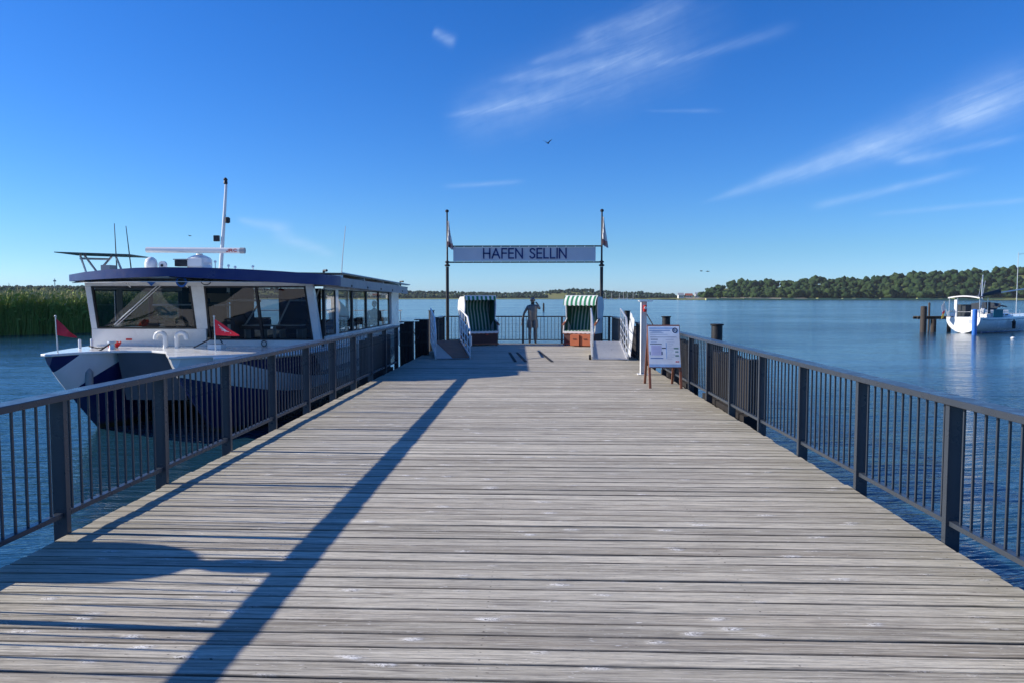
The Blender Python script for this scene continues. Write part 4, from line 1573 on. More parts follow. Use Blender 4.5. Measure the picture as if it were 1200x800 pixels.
# rubbing strake
rs = [(x + 0.03, y_, DZ - 0.02) for x, y_ in [(-6.33, 14.26), (-5.70, 14.78), (-5.20, 15.48), (-4.87, 16.4), (-4.75, 17.5), (-4.73, 27.2)]]
MB().tube(rs, 0.035, 8).build('rubbing_strake', 'white', ferry)


def fwy(z):
    return 16.92 - (z - DZ) * 0.34


def fpanel(x0, x1, z0, z1, x0t=None, x1t=None, th=0.07, off=0.0):
    x0t = x0 if x0t is None else x0t
    x1t = x1 if x1t is None else x1t
    a, c = fwy(z0) + off, fwy(z1) + off
    return MB().hexa([(x0, a, z0), (x1, a, z0), (x1, a + th, z0), (x0, a + th, z0)], [(x0t, c, z1), (x1t, c, z1), (x1t, c + th, z1), (x0t, c + th, z1)])


Z0 = DZ + 0.055
FLX, FRX = -10.30, -4.92


def skirt(x):
    return x


fpanel(-10.32, -7.62, Z0, 0.955, -10.24, -7.56).build('front_wall', 'boatwhite', ferry, bevel=0.006)
fpanel(-7.618, -4.92, Z0, 0.70, -7.58, -4.93).build('front_wall', 'boatwhite', ferry, bevel=0.006)
fpanel(-10.16, -4.96, 1.925, 2.10, -10.14, -4.98).build('header', 'boatwhite', ferry, bevel=0.006)
fpanel(-10.24, -10.10, 0.957, 1.923, -10.16, -10.02).build('pillar', 'boatwhite', ferry, bevel=0.006)
fpanel(-7.78, -7.52, 0.957, 1.923, -7.74, -7.44).build('pillar', 'boatwhite', ferry, bevel=0.006)
fpanel(-5.10, -4.93, 0.702, 1.923, -5.14, -4.97, th=0.16).build('pillar', 'boatwhite', ferry, bevel=0.006)


def fwindow(x0, x1, z0, z1, dx0, dx1, mull=()):
    fr = 0.035
    b = MB()

    def q(xa, xb, za, zb):
        def X(x, z):
            t_ = (z - z0) / (z1 - z0)
            s = (x - x0) / (x1 - x0)
            return x + t_ * (dx0 * (1 - s) + dx1 * s)
        b.hexa([(X(xa, za), fwy(za) - 0.012, za), (X(xb, za), fwy(za) - 0.012, za), (X(xb, za), fwy(za) + 0.05, za), (X(xa, za), fwy(za) + 0.05, za)],
               [(X(xa, zb), fwy(zb) - 0.012, zb), (X(xb, zb), fwy(zb) - 0.012, zb), (X(xb, zb), fwy(zb) + 0.05, zb), (X(xa, zb), fwy(zb) + 0.05, zb)])
    q(x0, x1, z0 - 0.001, z0 + fr)
    q(x0, x1, z1 - fr, z1 + 0.001)
    q(x0, x0 + fr, z0 + fr, z1 - fr)
    q(x1 - fr, x1, z0 + fr, z1 - fr)
    for m_ in mull:
        q(m_ - 0.03, m_ + 0.03, z0 + fr, z1 - fr)
    w_ = b.build('window_frame', 'dark', ferry, smooth=False)
    p = MB()
    a, c = fwy(z0 + fr) + 0.02, fwy(z1 - fr) + 0.02
    p.add([(x0 + fr, a, z0 + fr), (x1 - fr, a, z0 + fr), (x1 + dx1 - fr, c, z1 - fr), (x0 + dx0 + fr, c, z1 - fr)], [(0, 1, 2, 3)])
    p.build('pane', 'glass', w_, smooth=False)


fwindow(-10.10, -7.785, 0.957, 1.923, 0.08, 0.045)
fwindow(-7.515, -5.105, 0.702, 1.923, 0.075, -0.035, mull=(-6.28,))
# roof: bowed front edge, blue fascia, slab, side fascia
fe = [(-10.36, 16.30), (-10.30, 16.15), (-9.7, 15.72), (-9.0, 15.35), (-8.2, 15.05), (-7.5, 14.95), (-6.8, 15.03), (-6.1, 15.28), (-5.4, 15.65), (-4.80, 16.0), (-4.55, 16.25)]


def rz(x, y_=16):
    return 2.17 + 0.12 * (1 - ((x + 7.45) / 2.9) ** 2) - 0.010 * max(0, y_ - 16.3)


rows = []
for (x, y_) in fe:
    bt = interp(x, [(-10.3, 2.03), (-7.5, 2.105), (-4.6, 1.945)])
    rows.append([(x, y_, bt), (x, y_, rz(x))])
rows = [[(-10.38, 18.0, 2.03), (-10.38, 18.0, rz(-10.36, 18))]] + rows + [[(-4.54, 17.1, 1.945), (-4.54, 17.1, 2.165)]]
MB().grid([list(q) for q in zip(*rows)][::-1], 0.03).build('fascia', 'blue', ferry, angle=60)
MB().grid([[(x * 0.997 - 0.02, y_ + 0.01, bz) for x, y_ in fe] for bz in (2.0,)] + [[(x * .98 - .15, max(y_, 16.44), 2.06) for x, y_ in fe]], 0.01).build('soffit', 'boatwhite', ferry)
rows = [[(x, y_ + 0.015, rz(x) - 0.02) for x, y_ in fe]] + [[(x, yy, rz(x, yy) - 0.02) for x, y_ in fe] for yy in (16.5, 18, 20, 22, 24, 26.4)]
MB().grid(rows, 0.06).build('roof', 'boatwhite', ferry)
b = MB()
b.hexa([(-4.60, 17.11, 1.93), (-4.545, 17.11, 1.93), (-4.545, 26.3, 1.80), (-4.60, 26.3, 1.80)], [(-4.60, 17.11, 2.14), (-4.545, 17.11, 2.14), (-4.545, 26.3, 2.04), (-4.60, 26.3, 2.04)])
b.build('fascia', 'grey', ferry)
b = MB()
b.hexa([(-10.40, 18.0, 1.95), (-10.345, 18.0, 1.95), (-10.345, 26.3, 1.85), (-10.40, 26.3, 1.85)], [(-10.40, 18.0, 2.16), (-10.345, 18.0, 2.16), (-10.345, 26.3, 2.06), (-10.40, 26.3, 2.06)])
b.build('fascia', 'boatwhite', ferry)
for i in range(5):
    yy = 18.2 + i * 1.75
    MB().box(-4.544, -4.535, yy, yy + 0.12, 1.93 - 0.012 * i * 1.4, 1.985 - 0.012 * i * 1.4).build('side_lamp', 'dark', ferry)
# solar panels along the roof, raised on rails
for i in range(6):
    for j, (xa, xb) in enumerate(((-6.1, -4.50), (-8.0, -6.4))):
        ya = 17.2 + i * 1.55
        zz = 2.24 - 0.012 * (ya - 17) + (0.06 if j else 0.0)
        p = MB().hexa([(xa, ya, zz), (xb, ya, zz - 0.02), (xb, ya + 1.5, zz - 0.04), (xa, ya + 1.5, zz - 0.02)], [(xa, ya, zz + 0.03), (xb, ya, zz + 0.01), (xb, ya + 1.5, zz - 0.01), (xa, ya + 1.5, zz + 0.01)])
        p.build('solar_panel', 'solar', ferry)
for yy in (17.3, 19.5, 22.0, 24.5):
    MB().box(-8.0, -4.52, yy, yy + 0.05, 2.13 - 0.012 * (yy - 17), 2.205 - 0.012 * (yy - 17)).build('roof_rail', 'silver', ferry)
MB().tube([(-4.47, 17.1, 2.245), (-4.47, 26.4, 2.13)], 0.015, 6).build('roof_rail', 'silver', ferry)
MB().tube([(-4.95, 17.25, 2.2), (-4.95, 17.25, 2.30), (-4.85, 17.15, 2.30)], 0.03, 8).build('camera', 'dark', ferry)
MB().tube([(-4.62, 25.3, 2.05), (-4.62, 25.3, 2.22), (-4.5, 25.2, 2.22)], 0.03, 8).build('camera', 'dark', ferry)
# side walls: sill, pillars, windows
for side, X in (('r', -4.86), ('l', -10.30)):
    a, c = (X - 0.05, X)
    MB().box(a, c, 17.05, 27.0, Z0, 0.78).build('side_wall', 'boatwhite', ferry, bevel=0.004)
    MB().box(a, c, 17.05, 26.4, 1.86, 1.99).build('header', 'boatwhite', ferry)
    posts = [(17.95, 18.20, 'boatwhite'), (19.55, 19.68, 'dark'), (21.2, 21.32, 'dark'), (22.9, 22.97, 'dark'), (24.6, 24.66, 'grey'), (16.98, 17.06, 'dark')]
    for (p, q, mt) in posts:
        MB().box(a - 0.02, c - 0.002, p, q, 0.781, 1.859).build('pillar', mt, ferry, bevel=0.004)
    MB().box(a - 0.01, c + 0.01, 24.9, 26.2, 0.781, 1.859).build('side_panel', 'boatwhite', ferry)
    ed = [17.06, 17.95, 18.20, 19.55, 19.68, 21.2, 21.32, 22.9, 22.97, 24.6]
    for p, q in zip(ed[::2], ed[1::2]):
        w_ = MB()
        o4 = [(p + .001, .782), (q - .001, .782), (q - .001, 1.858), (p + .001, 1.858)]
        i4 = [(p + .022, .81), (q - .022, .81), (q - .022, 1.83), (p + .022, 1.83)]
        w_.add([(xx, u_, v_) for xx in (a + 0.01, c - 0.01) for (u_, v_) in o4 + i4],
               [f_ for k_ in range(4) for f_ in ((k_, (k_ + 1) % 4, (k_ + 1) % 4 + 4, k_ + 4), (k_ + 8, k_ + 12, (k_ + 1) % 4 + 12, (k_ + 1) % 4 + 8),
                                                 (k_, k_ + 8, (k_ + 1) % 4 + 8, (k_ + 1) % 4), (k_ + 4, (k_ + 1) % 4 + 4, (k_ + 1) % 4 + 12, k_ + 12))])
        wf = w_.build('window_frame', 'dark', ferry)
        MB().add([(X - 0.025, p + .022, 0.81), (X - 0.025, q - .022, 0.81), (X - 0.025, q - .022, 1.83), (X - 0.025, p + .022, 1.83)], [(0, 1, 2, 3)]).build('pane', 'glassc', wf, smooth=False)
# stern frames
for X in (-10.2, -8.4, -6.7, -4.95):
    MB().box(X - 0.05, X + 0.05, 26.2, 26.3, Z0, 2.0).build('pillar', 'boatwhite', ferry)
MB().tube([(-10.2, 27.1, 1.2), (-4.9, 27.1, 1.2)], 0.02, 8).build('stern_rail', 'silver', ferry)
for X in (-10.2, -8.9, -7.6, -6.3, -4.95):
    MB().tube([(X, 27.1, DZ + 0.05), (X, 27.1, 1.2)], 0.018, 8).build('rail_post', 'silver', ferry)
# cabin interior
MB().box(-10.2, -4.95, 17.1, 26.1, DZ + 0.056, DZ + 0.07).build('cabin_floor', 'seat', ferry)


def bench(x, y_, w=1.1, back=1.08):
    b_ = MB()
    b_.box(x, x + w, y_, y_ + 0.45, DZ + 0.38, DZ + 0.48)
    b_.box(x, x + w, y_ + 0.42, y_ + 0.50, DZ + 0.481, back)
    s_ = b_.build('bench', 'seat', ferry, bevel=0.02)
    for xx in (x + 0.08, x + w - 0.12):
        MB().box(xx, xx + 0.04, y_ + 0.05, y_ + 0.4, DZ + 0.071, DZ + 0.379).build('bench_leg', 'silver', s_)


for i in range(5):
    for x in (-10.15, -6.1):
        bench(x, 18.8 + i * 1.45, back=1.05 if i < 3 else 1.0)
for (x, y_) in ((-7.35, 18.2), (-6.45, 18.2), (-5.6, 18.0)):
    bench(x, y_, 0.62, 1.12)
MB().box(-10.0, -8.0, 17.05, 17.45, DZ + 0.071, 0.98).build('helm_console', 'grey', ferry, bevel=0.02)
MB().box(-9.9, -9.75, 17.1, 17.3, 0.981, 1.06).build('instrument', 'white', ferry)
MB().box(-9.3, -8.9, 17.2, 17.26, 0.981, 1.16).build('instrument', 'dark', ferry, bevel=0.01)
MB().box(-8.75, -8.5, 17.2, 17.26, 0.981, 1.12).build('instrument', 'dark', ferry, bevel=0.01)
MB().tube([(-9.1 + 0.2 * math.cos(a * PI / 10), 17.55 + 0.05 * math.sin(a * PI / 10), 1.02 + 0.18 * math.sin(a * PI / 10)) for a in range(21)], 0.014, 6).build('steering_wheel', 'dark', ferry)
hc = MB()
hc.box(-8.55, -8.05, 18.0, 18.4, 0.95, 1.05)
hc.box(-8.52, -8.08, 18.36, 18.46, 1.051, 1.50)
hc.box(-8.42, -8.18, 18.37, 18.45, 1.501, 1.66)
hs_ = hc.build('helm_chair', 'dark', ferry, bevel=0.04)
MB().tube([(-8.3, 18.2, DZ + .07), (-8.3, 18.2, 0.95)], 0.05, 10).build('pedestal', 'silver', hs_)
MB().box(-9.1, -8.0, 19.2, 19.25, 1.55, 1.78).build('wood_panel', 'tan', ferry)
MB().box(-10.1, -8.0, 19.25, 19.30, 1.46, 1.50).build('partition_rail', 'white', ferry)
MB().box(-8.0, -7.9, 19.2, 20.6, DZ + .07, 1.95).build('partition', 'seat', ferry)
MB().box(-9.95, -8.7, 20.6, 20.66, DZ + .07, 1.95).build('partition', 'seat', ferry)
MB().box(-7.9, -6.6, 22.6, 22.66, DZ + .07, 1.95).build('partition', 'seat', ferry)
MB().lathe((-6.2, 20.2, 0), [(0.02, 1.45), (0.22, 1.47), (0.24, 1.6), (0.20, 1.75), (0.02, 1.78)], 16).build('round_lamp', 'dark', ferry)
for (p, q) in (((-7.3, 17.5, 1.60), (-6.55, 17.5, 1.60)), ((-6.55, 17.5, 1.60), (-6.95, 17.5, 1.0)), ((-6.25, 17.8, 1.0), (-5.95, 17.8, 1.60)), ((-5.95, 17.8, 1.60), (-5.35, 17.8, 1.60)), ((-5.35, 17.8, 1.60), (-5.22, 17.8, 1.88))):
    MB().tube([p, q], 0.022, 8).build('grab_rail', 'white', ferry)
MB().box(-7.0, -5.6, 17.45, 17.9, 0.99, 1.02).build('table_top', 'boatwhite', ferry, bevel=0.005)
MB().tube([(-6.3, 17.7, DZ + .07), (-6.3, 17.7, 0.989)], 0.04, 8).build('table_leg', 'silver', ferry)
rows = [[(-5.35 - 0.28 * (1 - (s / 6 - 1) ** 2) - 0.15, 20.3 + 0.12 * s, 0.85 + 0.86 * (j / 5) * (1 - 0.5 * abs(s / 6 - 1) ** 2)) for s in range(13)] for j in range(6)]
MB().grid(rows, 0.02).build('curtain', 'clothwhite', ferry)
MB().tube([(-5.3, 19.0, DZ + .07), (-5.3, 19.0, 1.32)], 0.016, 8).build('grab_pole', 'silver', ferry)
MB().tube([(-5.05, 17.35, DZ + .07), (-5.05, 17.35, 1.02)], 0.05, 10).build('bollard_post', 'brownpile', ferry)
# front details
MB().prism([(-8.72, 2.03), (-8.50, 2.03), (-8.61, 1.93)], fwy(2.0) - 0.028, fwy(2.0) - 0.012, 'xz').build('blue_triangle', 'bluepile', ferry, smooth=False)
wa = MB()
wa.tube([(-9.66, fwy(1.05) - 0.05, 1.05), (-8.45, fwy(1.95) - 0.06, 1.95)], 0.013, 6)
wa.tube([(-9.60, fwy(1.05) - 0.05, 1.03), (-8.38, fwy(1.95) - 0.06, 1.94)], 0.010, 6)
wa.build('wiper_arm', 'alu', ferry)
MB().tube([(-9.9, fwy(1.0) - 0.03, 1.02), (-9.3, fwy(1.25) - 0.03, 1.22)], 0.012, 6).build('wiper_blade', 'dark', ferry)
hn = MB().tube([(-7.38, 15.45, 2.02), (-7.36, 15.22, 2.0)], 0.05, 16, 0.115).build('search_lamp', 'bluepile', ferry)
MB().tube([(-7.361, 15.235, 2.001), (-7.359, 15.215, 1.999)], 0.075, 14).build('lamp_glass', 'dark', hn)
MB().tube([(-7.6, 15.2, 2.10), (-7.0, 15.25, 2.06), (-6.4, 15.5, 2.07), (-6.0, 15.6, 2.02), (-5.9, 15.62, 2.06)], 0.012, 6).build('wiring', 'dark', ferry)
MB().tube([(-6.9 + 0.10 * math.cos(a * PI / 8), 15.35, 2.0 + 0.06 * math.sin(a * PI / 8)) for a in range(17)], 0.010, 6).build('wiring', 'dark', ferry)
for x in (-9.2, -7.9):
    MB().tube([(x, fwy(1.97) - 0.05, 2.0), (x + 0.14, fwy(1.93) - 0.09, 1.90)], 0.02, 6, 0.012).build('wiper_motor', 'white', ferry)
# radar bar
rb = MB()
rb.lathe((-7.55, 16.5, 0), [(0.26, 2.26), (0.27, 2.34), (0.22, 2.40), (0.26, 2.46), (0.24, 2.56), (0.14, 2.61), (0.07, 2.63), (0.07, 2.66)], 20)
rb.box(-7.72, -7.38, 16.22, 16.78, 2.36, 2.54)
rbo = rb.build('radar_pedestal', 'boatwhite', ferry, bevel=0.01)
bar_ = MB().tube([(-8.68, 16.36, 2.735), (-6.56, 16.36, 2.715)], 0.062, 20).build('radar_bar', 'boatwhite', rbo)
MB().tube([(-6.559, 16.36, 2.715), (-6.46, 16.36, 2.714)], 0.066, 20).build('radar_end_cap', 'grey', rbo)
write('JRC', -6.85, -6.62, 2.685, 0.06, 16.294, 0.014, 'letter', 'redp', rbo)
MB().box(-7.98, -7.70, 16.2, 16.4, 2.36, 2.50).build('lamp_housing', 'dark', ferry, bevel=0.01)
MB().box(-8.0, -7.68, 16.18, 16.42, 2.505, 2.525).build('lamp_lid', 'grey', ferry)
MB().lathe((-8.40, 16.0, 0), [(0.10, 2.24), (0.13, 2.30), (0.135, 2.42), (0.11, 2.50), (0.06, 2.545), (0.01, 2.56)], 20).build('radome', 'boatwhite', ferry)
dd = MB().tube([(-8.12, 16.0, 2.38), (-8.12, 15.93, 2.38)], 0.085, 18).build('small_dish', 'boatwhite', ferry)
MB().tube([(-8.12, 15.929, 2.37), (-8.12, 15.915, 2.37)], 0.03, 10).build('dish_centre', 'dark', dd)
for (x, z) in ((-7.0, 2.40), (-6.85, 2.36), (-6.7, 2.33), (-6.3, 2.34), (-7.15, 2.45)):
    MB().lathe((x, 16.4, 0), [(0.012, 2.22), (0.012, z), (0.035, z + 0.005), (0.03, z + 0.04), (0.01, z + 0.05)], 8).build('small_antenna', 'boatwhite', ferry)
# masts and antennas
MB().tube([(-7.38, 17.2, 2.25), (-7.26, 17.2, 3.55), (-7.19, 17.2, 4.40)], 0.046, 12, 0.028).build('mast', 'white', ferry)
MB().box(-7.50, -7.37, 17.12, 17.2, 2.98, 3.12).build('mast_lamp', 'dark', ferry, bevel=0.01)
MB().lathe((-7.16, 17.14, 0), [(0.03, 3.40), (0.06, 3.42), (0.06, 3.52), (0.03, 3.54)], 12).build('mast_lamp', 'dark', ferry)
MB().lathe((-7.19, 17.15, 0), [(0.03, 4.30), (0.05, 4.32), (0.035, 4.38), (0.05, 4.41), (0.02, 4.45)], 12).build('mast_lamp', 'dark', ferry)
MB().tube([(-10.02, 17.5, 2.2), (-10.05, 17.5, 3.44)], 0.016, 6, 0.008).build('whip_antenna', 'dark', ferry)
MB().tube([(-9.66, 17.5, 2.2), (-9.77, 17.5, 3.38)], 0.016, 6, 0.008).build('whip_antenna', 'dark', ferry)
MB().tube([(-5.00, 19.0, 2.1), (-4.96, 19.0, 2.7), (-4.87, 19.0, 3.50)], 0.016, 6, 0.008).build('whip_antenna', 'white', ferry)
# rack panel at the roof's far corner
MB().hexa([(-10.95, 16.6, 2.695), (-9.2, 16.6, 2.635), (-9.2, 17.5, 2.615), (-10.95, 17.5, 2.675)], [(-10.95, 16.6, 2.715), (-9.2, 16.6, 2.655), (-9.2, 17.5, 2.635), (-10.95, 17.5, 2.695)]).build('raised_panel', 'solar', ferry)
for (p, q) in (((-10.6, 17, 2.66), (-10.45, 17, 2.2)), ((-10.5, 17, 2.66), (-10.2, 17, 2.25)), ((-10.6, 17, 2.58), (-9.9, 17, 2.56)), ((-9.75, 17, 2.62), (-9.6, 17, 2.25)), ((-10.1, 17, 2.36), (-9.85, 17, 2.62))):
    MB().tube([p, q], 0.025, 6).build('bracket', 'silver', ferry)
MB().box(-10.0, -9.78, 16.8, 17.1, 2.24, 2.42).build('junction_box', 'grey', ferry)
# bow fittings
for (x0, s) in ((-8.28, -1), (-8.02, 1)):
    arc = [(x0, 16.3, Z0), (x0, 16.3, 0.78)] + [(x0 + s * (0.11 - 0.11 * math.cos(a * PI / 8)), 16.3, 0.78 + 0.11 * math.sin(a * PI / 8)) for a in range(1, 9)] + [(x0 + s * 0.225, 16.3, 0.74)]
    MB().tube(arc, 0.052, 14).build('vent_pipe', 'boatwhite', ferry)
for x, y_ in ((-10.05, 16.0), (-9.90, 16.2)):
    MB().lathe((x, y_, 0), [(0.03, Z0), (0.03, 0.74), (0.02, 0.76)], 10).build('bollard', 'boatwhite', ferry)
MB().lathe((-9.18, 15.75, 0), [(0.075, Z0), (0.06, 0.60), (0.055, 0.68), (0.09, 0.70), (0.085, 0.73)], 14).build('bollard', 'silver', ferry)
for k in range(5):
    MB().tube([(-9.42 + 0.02 * k + 0.085 * math.cos(a * PI / 8), 16.2 + 0.08 * math.sin(a * PI / 8), 0.585 + 0.022 * k + 0.02 * math.sin(a * 2.1 + k)) for a in range(17)], 0.018, 6).build('rope_coil', 'red' if k % 2 else 'redp', ferry)
rp = [(-9.9, 16.1, 0.60), (-9.6, 15.9, 0.575), (-9.35, 15.75, 0.60), (-9.2, 15.72, 0.68), (-9.26, 15.50, 0.575), (-9.33, 15.36, 0.50), (-9.42, 15.28, 0.40), (-9.40, 15.25, 0.25)]
MB().tube(rp, 0.016, 6).build('mooring_rope', 'rubber', ferry)
MB().lathe((-9.40, 15.25, 0), [(0.02, -0.22), (0.075, -0.16), (0.08, 0.12), (0.03, 0.19), (0.015, 0.24)], 14).build('fender', 'grey', ferry)
MB().box(-9.48, -9.34, fwy(0.72) - 0.012, fwy(0.72) - 0.004, 0.69, 0.73).build('name_plate', 'redp', ferry)
MB().box(-7.15, -6.85, 15.9, 16.2, Z0, 0.66).build('deck_box', 'boatwhite', ferry, bevel=0.01)
MB().tube([(-7.5, 16.0, 0.58), (-7.2, 16.1, 0.75), (-6.95, 16.05, 0.80), (-6.9, 16.1, 0.67)], 0.014, 6).build('cable', 'dark', ferry)
MB().tube([(-6.25 + 0.06 * math.cos(a * PI / 8), fwy(0.62) - 0.03, 0.62 + 0.06 * math.sin(a * PI / 8)) for a in range(17)], 0.010, 6).build('ring', 'dark', ferry)


def pennant(pole, x, y_, z0, z1, w, h, drop, marks):
    MB().tube([(x + 0.03 * 0, y_, z0), (x - 0.02, y_, z1)], 0.013, 8).build('flag_pole', 'silver', ferry)
    MB().ball((x - 0.02, y_, z1 + 0.015), 0.022).build('pole_knob', 'silver', ferry)
    n = 12
    rows = []
    for j in range(7):
        v = j / 6
        r = []
        for i in range(n + 1):
            s = i / n
            top = (0, 0)
            zt = z1 - 0.04 - drop * s
            zb = z1 - 0.04 - h - (drop - h + 0.03) * s
            r.append((x - 0.01 + w * s, y_ + 0.035 * math.sin(s * 7 + v * 1.5) * s, zt + (zb - zt) * v))
        rows.append(r)
    f_ = MB().grid(rows, 0.004).build('pennant', 'red', ferry)
    if marks:
        for (a, c) in (((0.15, .25), (.55, .5)), ((.28, .55), (.62, .42)), ((.42, .62), (.70, .55)), ((.2, .4), (.45, .45))):
            P = lambda s, v: (x - 0.01 + w * s, y_ + 0.035 * math.sin(s * 7 + v * 1.5) * s - 0.006, (z1 - 0.04 - drop * s) * (1 - v) + (z1 - 0.04 - h - (drop - h + 0.03) * s) * v)
            MB().beam(P(*a), P(*c), 0.012, 0.003, up=(0, 1, 0)).build('emblem_stroke', 'clothwhite', f_)


pennant('a', -9.76, 14.8, Z0, 1.28, 0.40, 0.33, 0.36, False)
pennant('b', -6.66, 15.2, Z0, 1.27, 0.50, 0.34, 0.33, True)

# passenger
pt = thing('person', 'person in dark clothing seated inside the stern half of the ferry', 'person', (-5.32, 24.35, DZ + 0.07))
V = [(0, 0, 0.02), (0, 0.02, 0.16), (0, 0.02, 0.34), (0, 0, 0.44), (0, 0, 0.52), (-0.09, 0, 0.0), (-0.10, -0.40, 0.02), (-0.10, -0.42, -0.36), (-0.10, -0.54, -0.40),
     (0.09, 0, 0.0), (0.10, -0.40, 0.02), (0.10, -0.42, -0.36), (0.10, -0.54, -0.40), (-0.18, 0, 0.37), (-0.22, -0.06, 0.12), (-0.14, -0.28, 0.08), (0.18, 0, 0.37), (0.22, -0.06, 0.12), (0.14, -0.28, 0.08)]
V = [(a, b_, c + 0.26) for a, b_, c in V]
Eg = [(0, 1), (1, 2), (2, 3), (3, 4), (0, 5), (5, 6), (6, 7), (7, 8), (0, 9), (9, 10), (10, 11), (11, 12), (2, 13), (13, 14), (14, 15), (2, 16), (16, 17), (17, 18)]
rad = [(0.15, 0.11), (0.14, 0.10), (0.15, 0.10), 0.06, 0.05, 0.08, 0.06, 0.045, 0.04, 0.08, 0.06, 0.045, 0.04, 0.06, 0.045, 0.035, 0.06, 0.045, 0.035]
skin_body('body', V, Eg, rad, 'darkcloth', pt)
MB().ball((0, -0.01, 0.88), 0.075, 0.09, 0.11, 14, 10).build('head', 'skin', pt, world=False)
MB().ball((0, 0.012, 0.915), 0.082, 0.092, 0.09, 14, 10).build('hair', 'hair', pt, world=False)
MB().ball((0, -0.10, 0.875), 0.014, 0.02, 0.025).build('nose', 'skin', pt, world=False)

# ------------------------------------------------------------------ sailing boat at the right, its jetty and pile
yt = thing('sailing_boat', 'white sailing boat with teal canvas and a bimini, stern toward the jetty at the right', 'sailboat', (34.75, 61.2, W), R(36.5))
# local: x forward, y to port, z up from the water
LB = 10.5


def half(x):
    return interp(x, [(0, 1.30), (1.0, 1.48), (3, 1.68), (5.5, 1.62), (8, 1.50), (10.5, 1.05), (12.6, 0.35), (13.6, 0.02)])


def sheer(x):
    return 1.22 + 0.10 * ((x - 3) / 7) ** 2 + (0.03 if x < 1 else 0)


secs = []
for x in (0, 0.05, 0.5, 1.0, 2, 3, 4, 5.5, 7, 8, 9.5, 11, 12.4, 13.2, 13.6):
    hb, sh = half(x), sheer(x)
    kz = interp(x, [(0, -0.02), (1.5, -0.35), (5, -0.5), (11.5, -0.25), (13.6, 0.5)])
    xs = x
    s = []
    for i in range(9):
        t_ = i / 8
        a = t_ * PI / 2
        s.append((xs - (0.42 * (1 - t_ ** 1.5) * -1 if x < 0.04 else 0) * 0, hb * math.cos(a) ** 0.55 if t_ < 1 else 0.0, sh + (kz - sh) * t_ ** 0.9))
    full = s + [(p[0], -p[1], p[2]) for p in s[-2::-1]]
    secs.append(full)
b = MB().grid(secs)
b.f.append(tuple(range(len(secs[0])))); b.mi.append(0)
b.build('hull', 'boatwhite', yt, world=False, angle=40)
b = MB()
for x0, x1 in zip((0, 1, 2, 3, 4, 5.5, 7, 8.5, 10, 12), (1, 2, 3, 4, 5.5, 7, 8.5, 10, 12, 13.4)):
    b.hexa([(x0, -half(x0), sheer(x0) - .02), (x1, -half(x1), sheer(x1) - .02), (x1, half(x1), sheer(x1) - .02), (x0, half(x0), sheer(x0) - .02)],
           [(x0, -half(x0) + .02, sheer(x0) + .03), (x1, -half(x1) + .02, sheer(x1) + .03), (x1, half(x1) - .02, sheer(x1) + .03), (x0, half(x0) - .02, sheer(x0) + .03)])
b.build('deck', 'boatwhite', yt, world=False)
for s in (-1,):
    MB().tube([(x, s * (half(x) + 0.012), sheer(x) - 0.16) for x in (0.3, 1, 2, 3, 4, 5.5, 7, 8, 9)], 0.022, 6).build('stripe', 'navy', yt, world=False)
    MB().tube([(x, s * (half(x) * 0.86 + 0.03), 0.09) for x in (0.4, 1, 2, 3, 4, 5.5, 7, 8)], 0.05, 6).build('boot_stripe', 'navy', yt, world=False)
MB().hexa([(3.1, -0.95, 1.25), (7.8, -0.7, 1.3), (7.8, 0.7, 1.3), (3.1, 0.95, 1.25)], [(3.4, -0.8, 1.62), (7.0, -0.5, 1.52), (7.0, 0.5, 1.52), (3.4, 0.8, 1.62)]).build('cabin', 'boatwhite', yt, world=False, bevel=0.06)
for x in (3.8, 4.7, 5.6):
    MB().box(x, x + 0.55, -0.915 + 0.02 * (x - 3), -0.88 + 0.02 * (x - 3), 1.36, 1.48).build('cabin_window', 'dark', yt, world=False, bevel=0.02)
# transom marks: name lettering too small to read
for (y0, z0, w_, h_) in ((-0.75, 0.80, 0.30, 0.05), (-0.75, 0.90, 0.30, 0.05), (-0.75, 1.0, 0.30, 0.05), (0.25, 0.28, 0.5, 0.05)):
    MB().box(-0.012, -0.004, y0, y0 + w_, z0, z0 + h_).build('transom_mark', 'print_grey', yt, world=False)
# stern rail, bimini on its frame
for s in (-1, 1):
    for (xa) in (0.15, 1.55):
        MB().tube([(xa, s * 1.15, 1.25), (xa, s * 1.15, 2.85)], 0.03, 8).build('bimini_post', 'alu', yt, world=False)
    MB().tube([(0.1, s * 1.22, 1.25), (0.1, s * 1.22, 1.75), (1.6, s * 1.35, 1.78), (3.2, s * 1.45, 1.78)], 0.02, 6).build('guard_rail', 'alu', yt, world=False)
MB().tube([(0.05, -1.2, 1.72), (0.05, 1.2, 1.72)], 0.02, 6).build('guard_rail', 'alu', yt, world=False)
rows = [[(0.0 + 1.75 * i / 8, -1.2 + 2.4 * j / 8, 2.86 + 0.14 * math.sin(PI * j / 8) + 0.04 * math.sin(PI * i / 8)) for j in range(9)] for i in range(9)]
MB().grid(rows, 0.03).build('bimini', 'canvas', yt, world=False)
rows = [[(0.0 - 0.01, -1.2 + 2.4 * j / 8, 2.80 + 0.14 * math.sin(PI * j / 8) + 0.1 * i) for j in range(9)] for i in range(2)]
MB().grid(rows, 0.01).build('bimini_edge', 'clothwhite', yt, world=False)
MB().box(0.10, 0.24, 0.55, 0.75, 1.25, 2.7).build('wind_gear', 'boatwhite', yt, world=False)
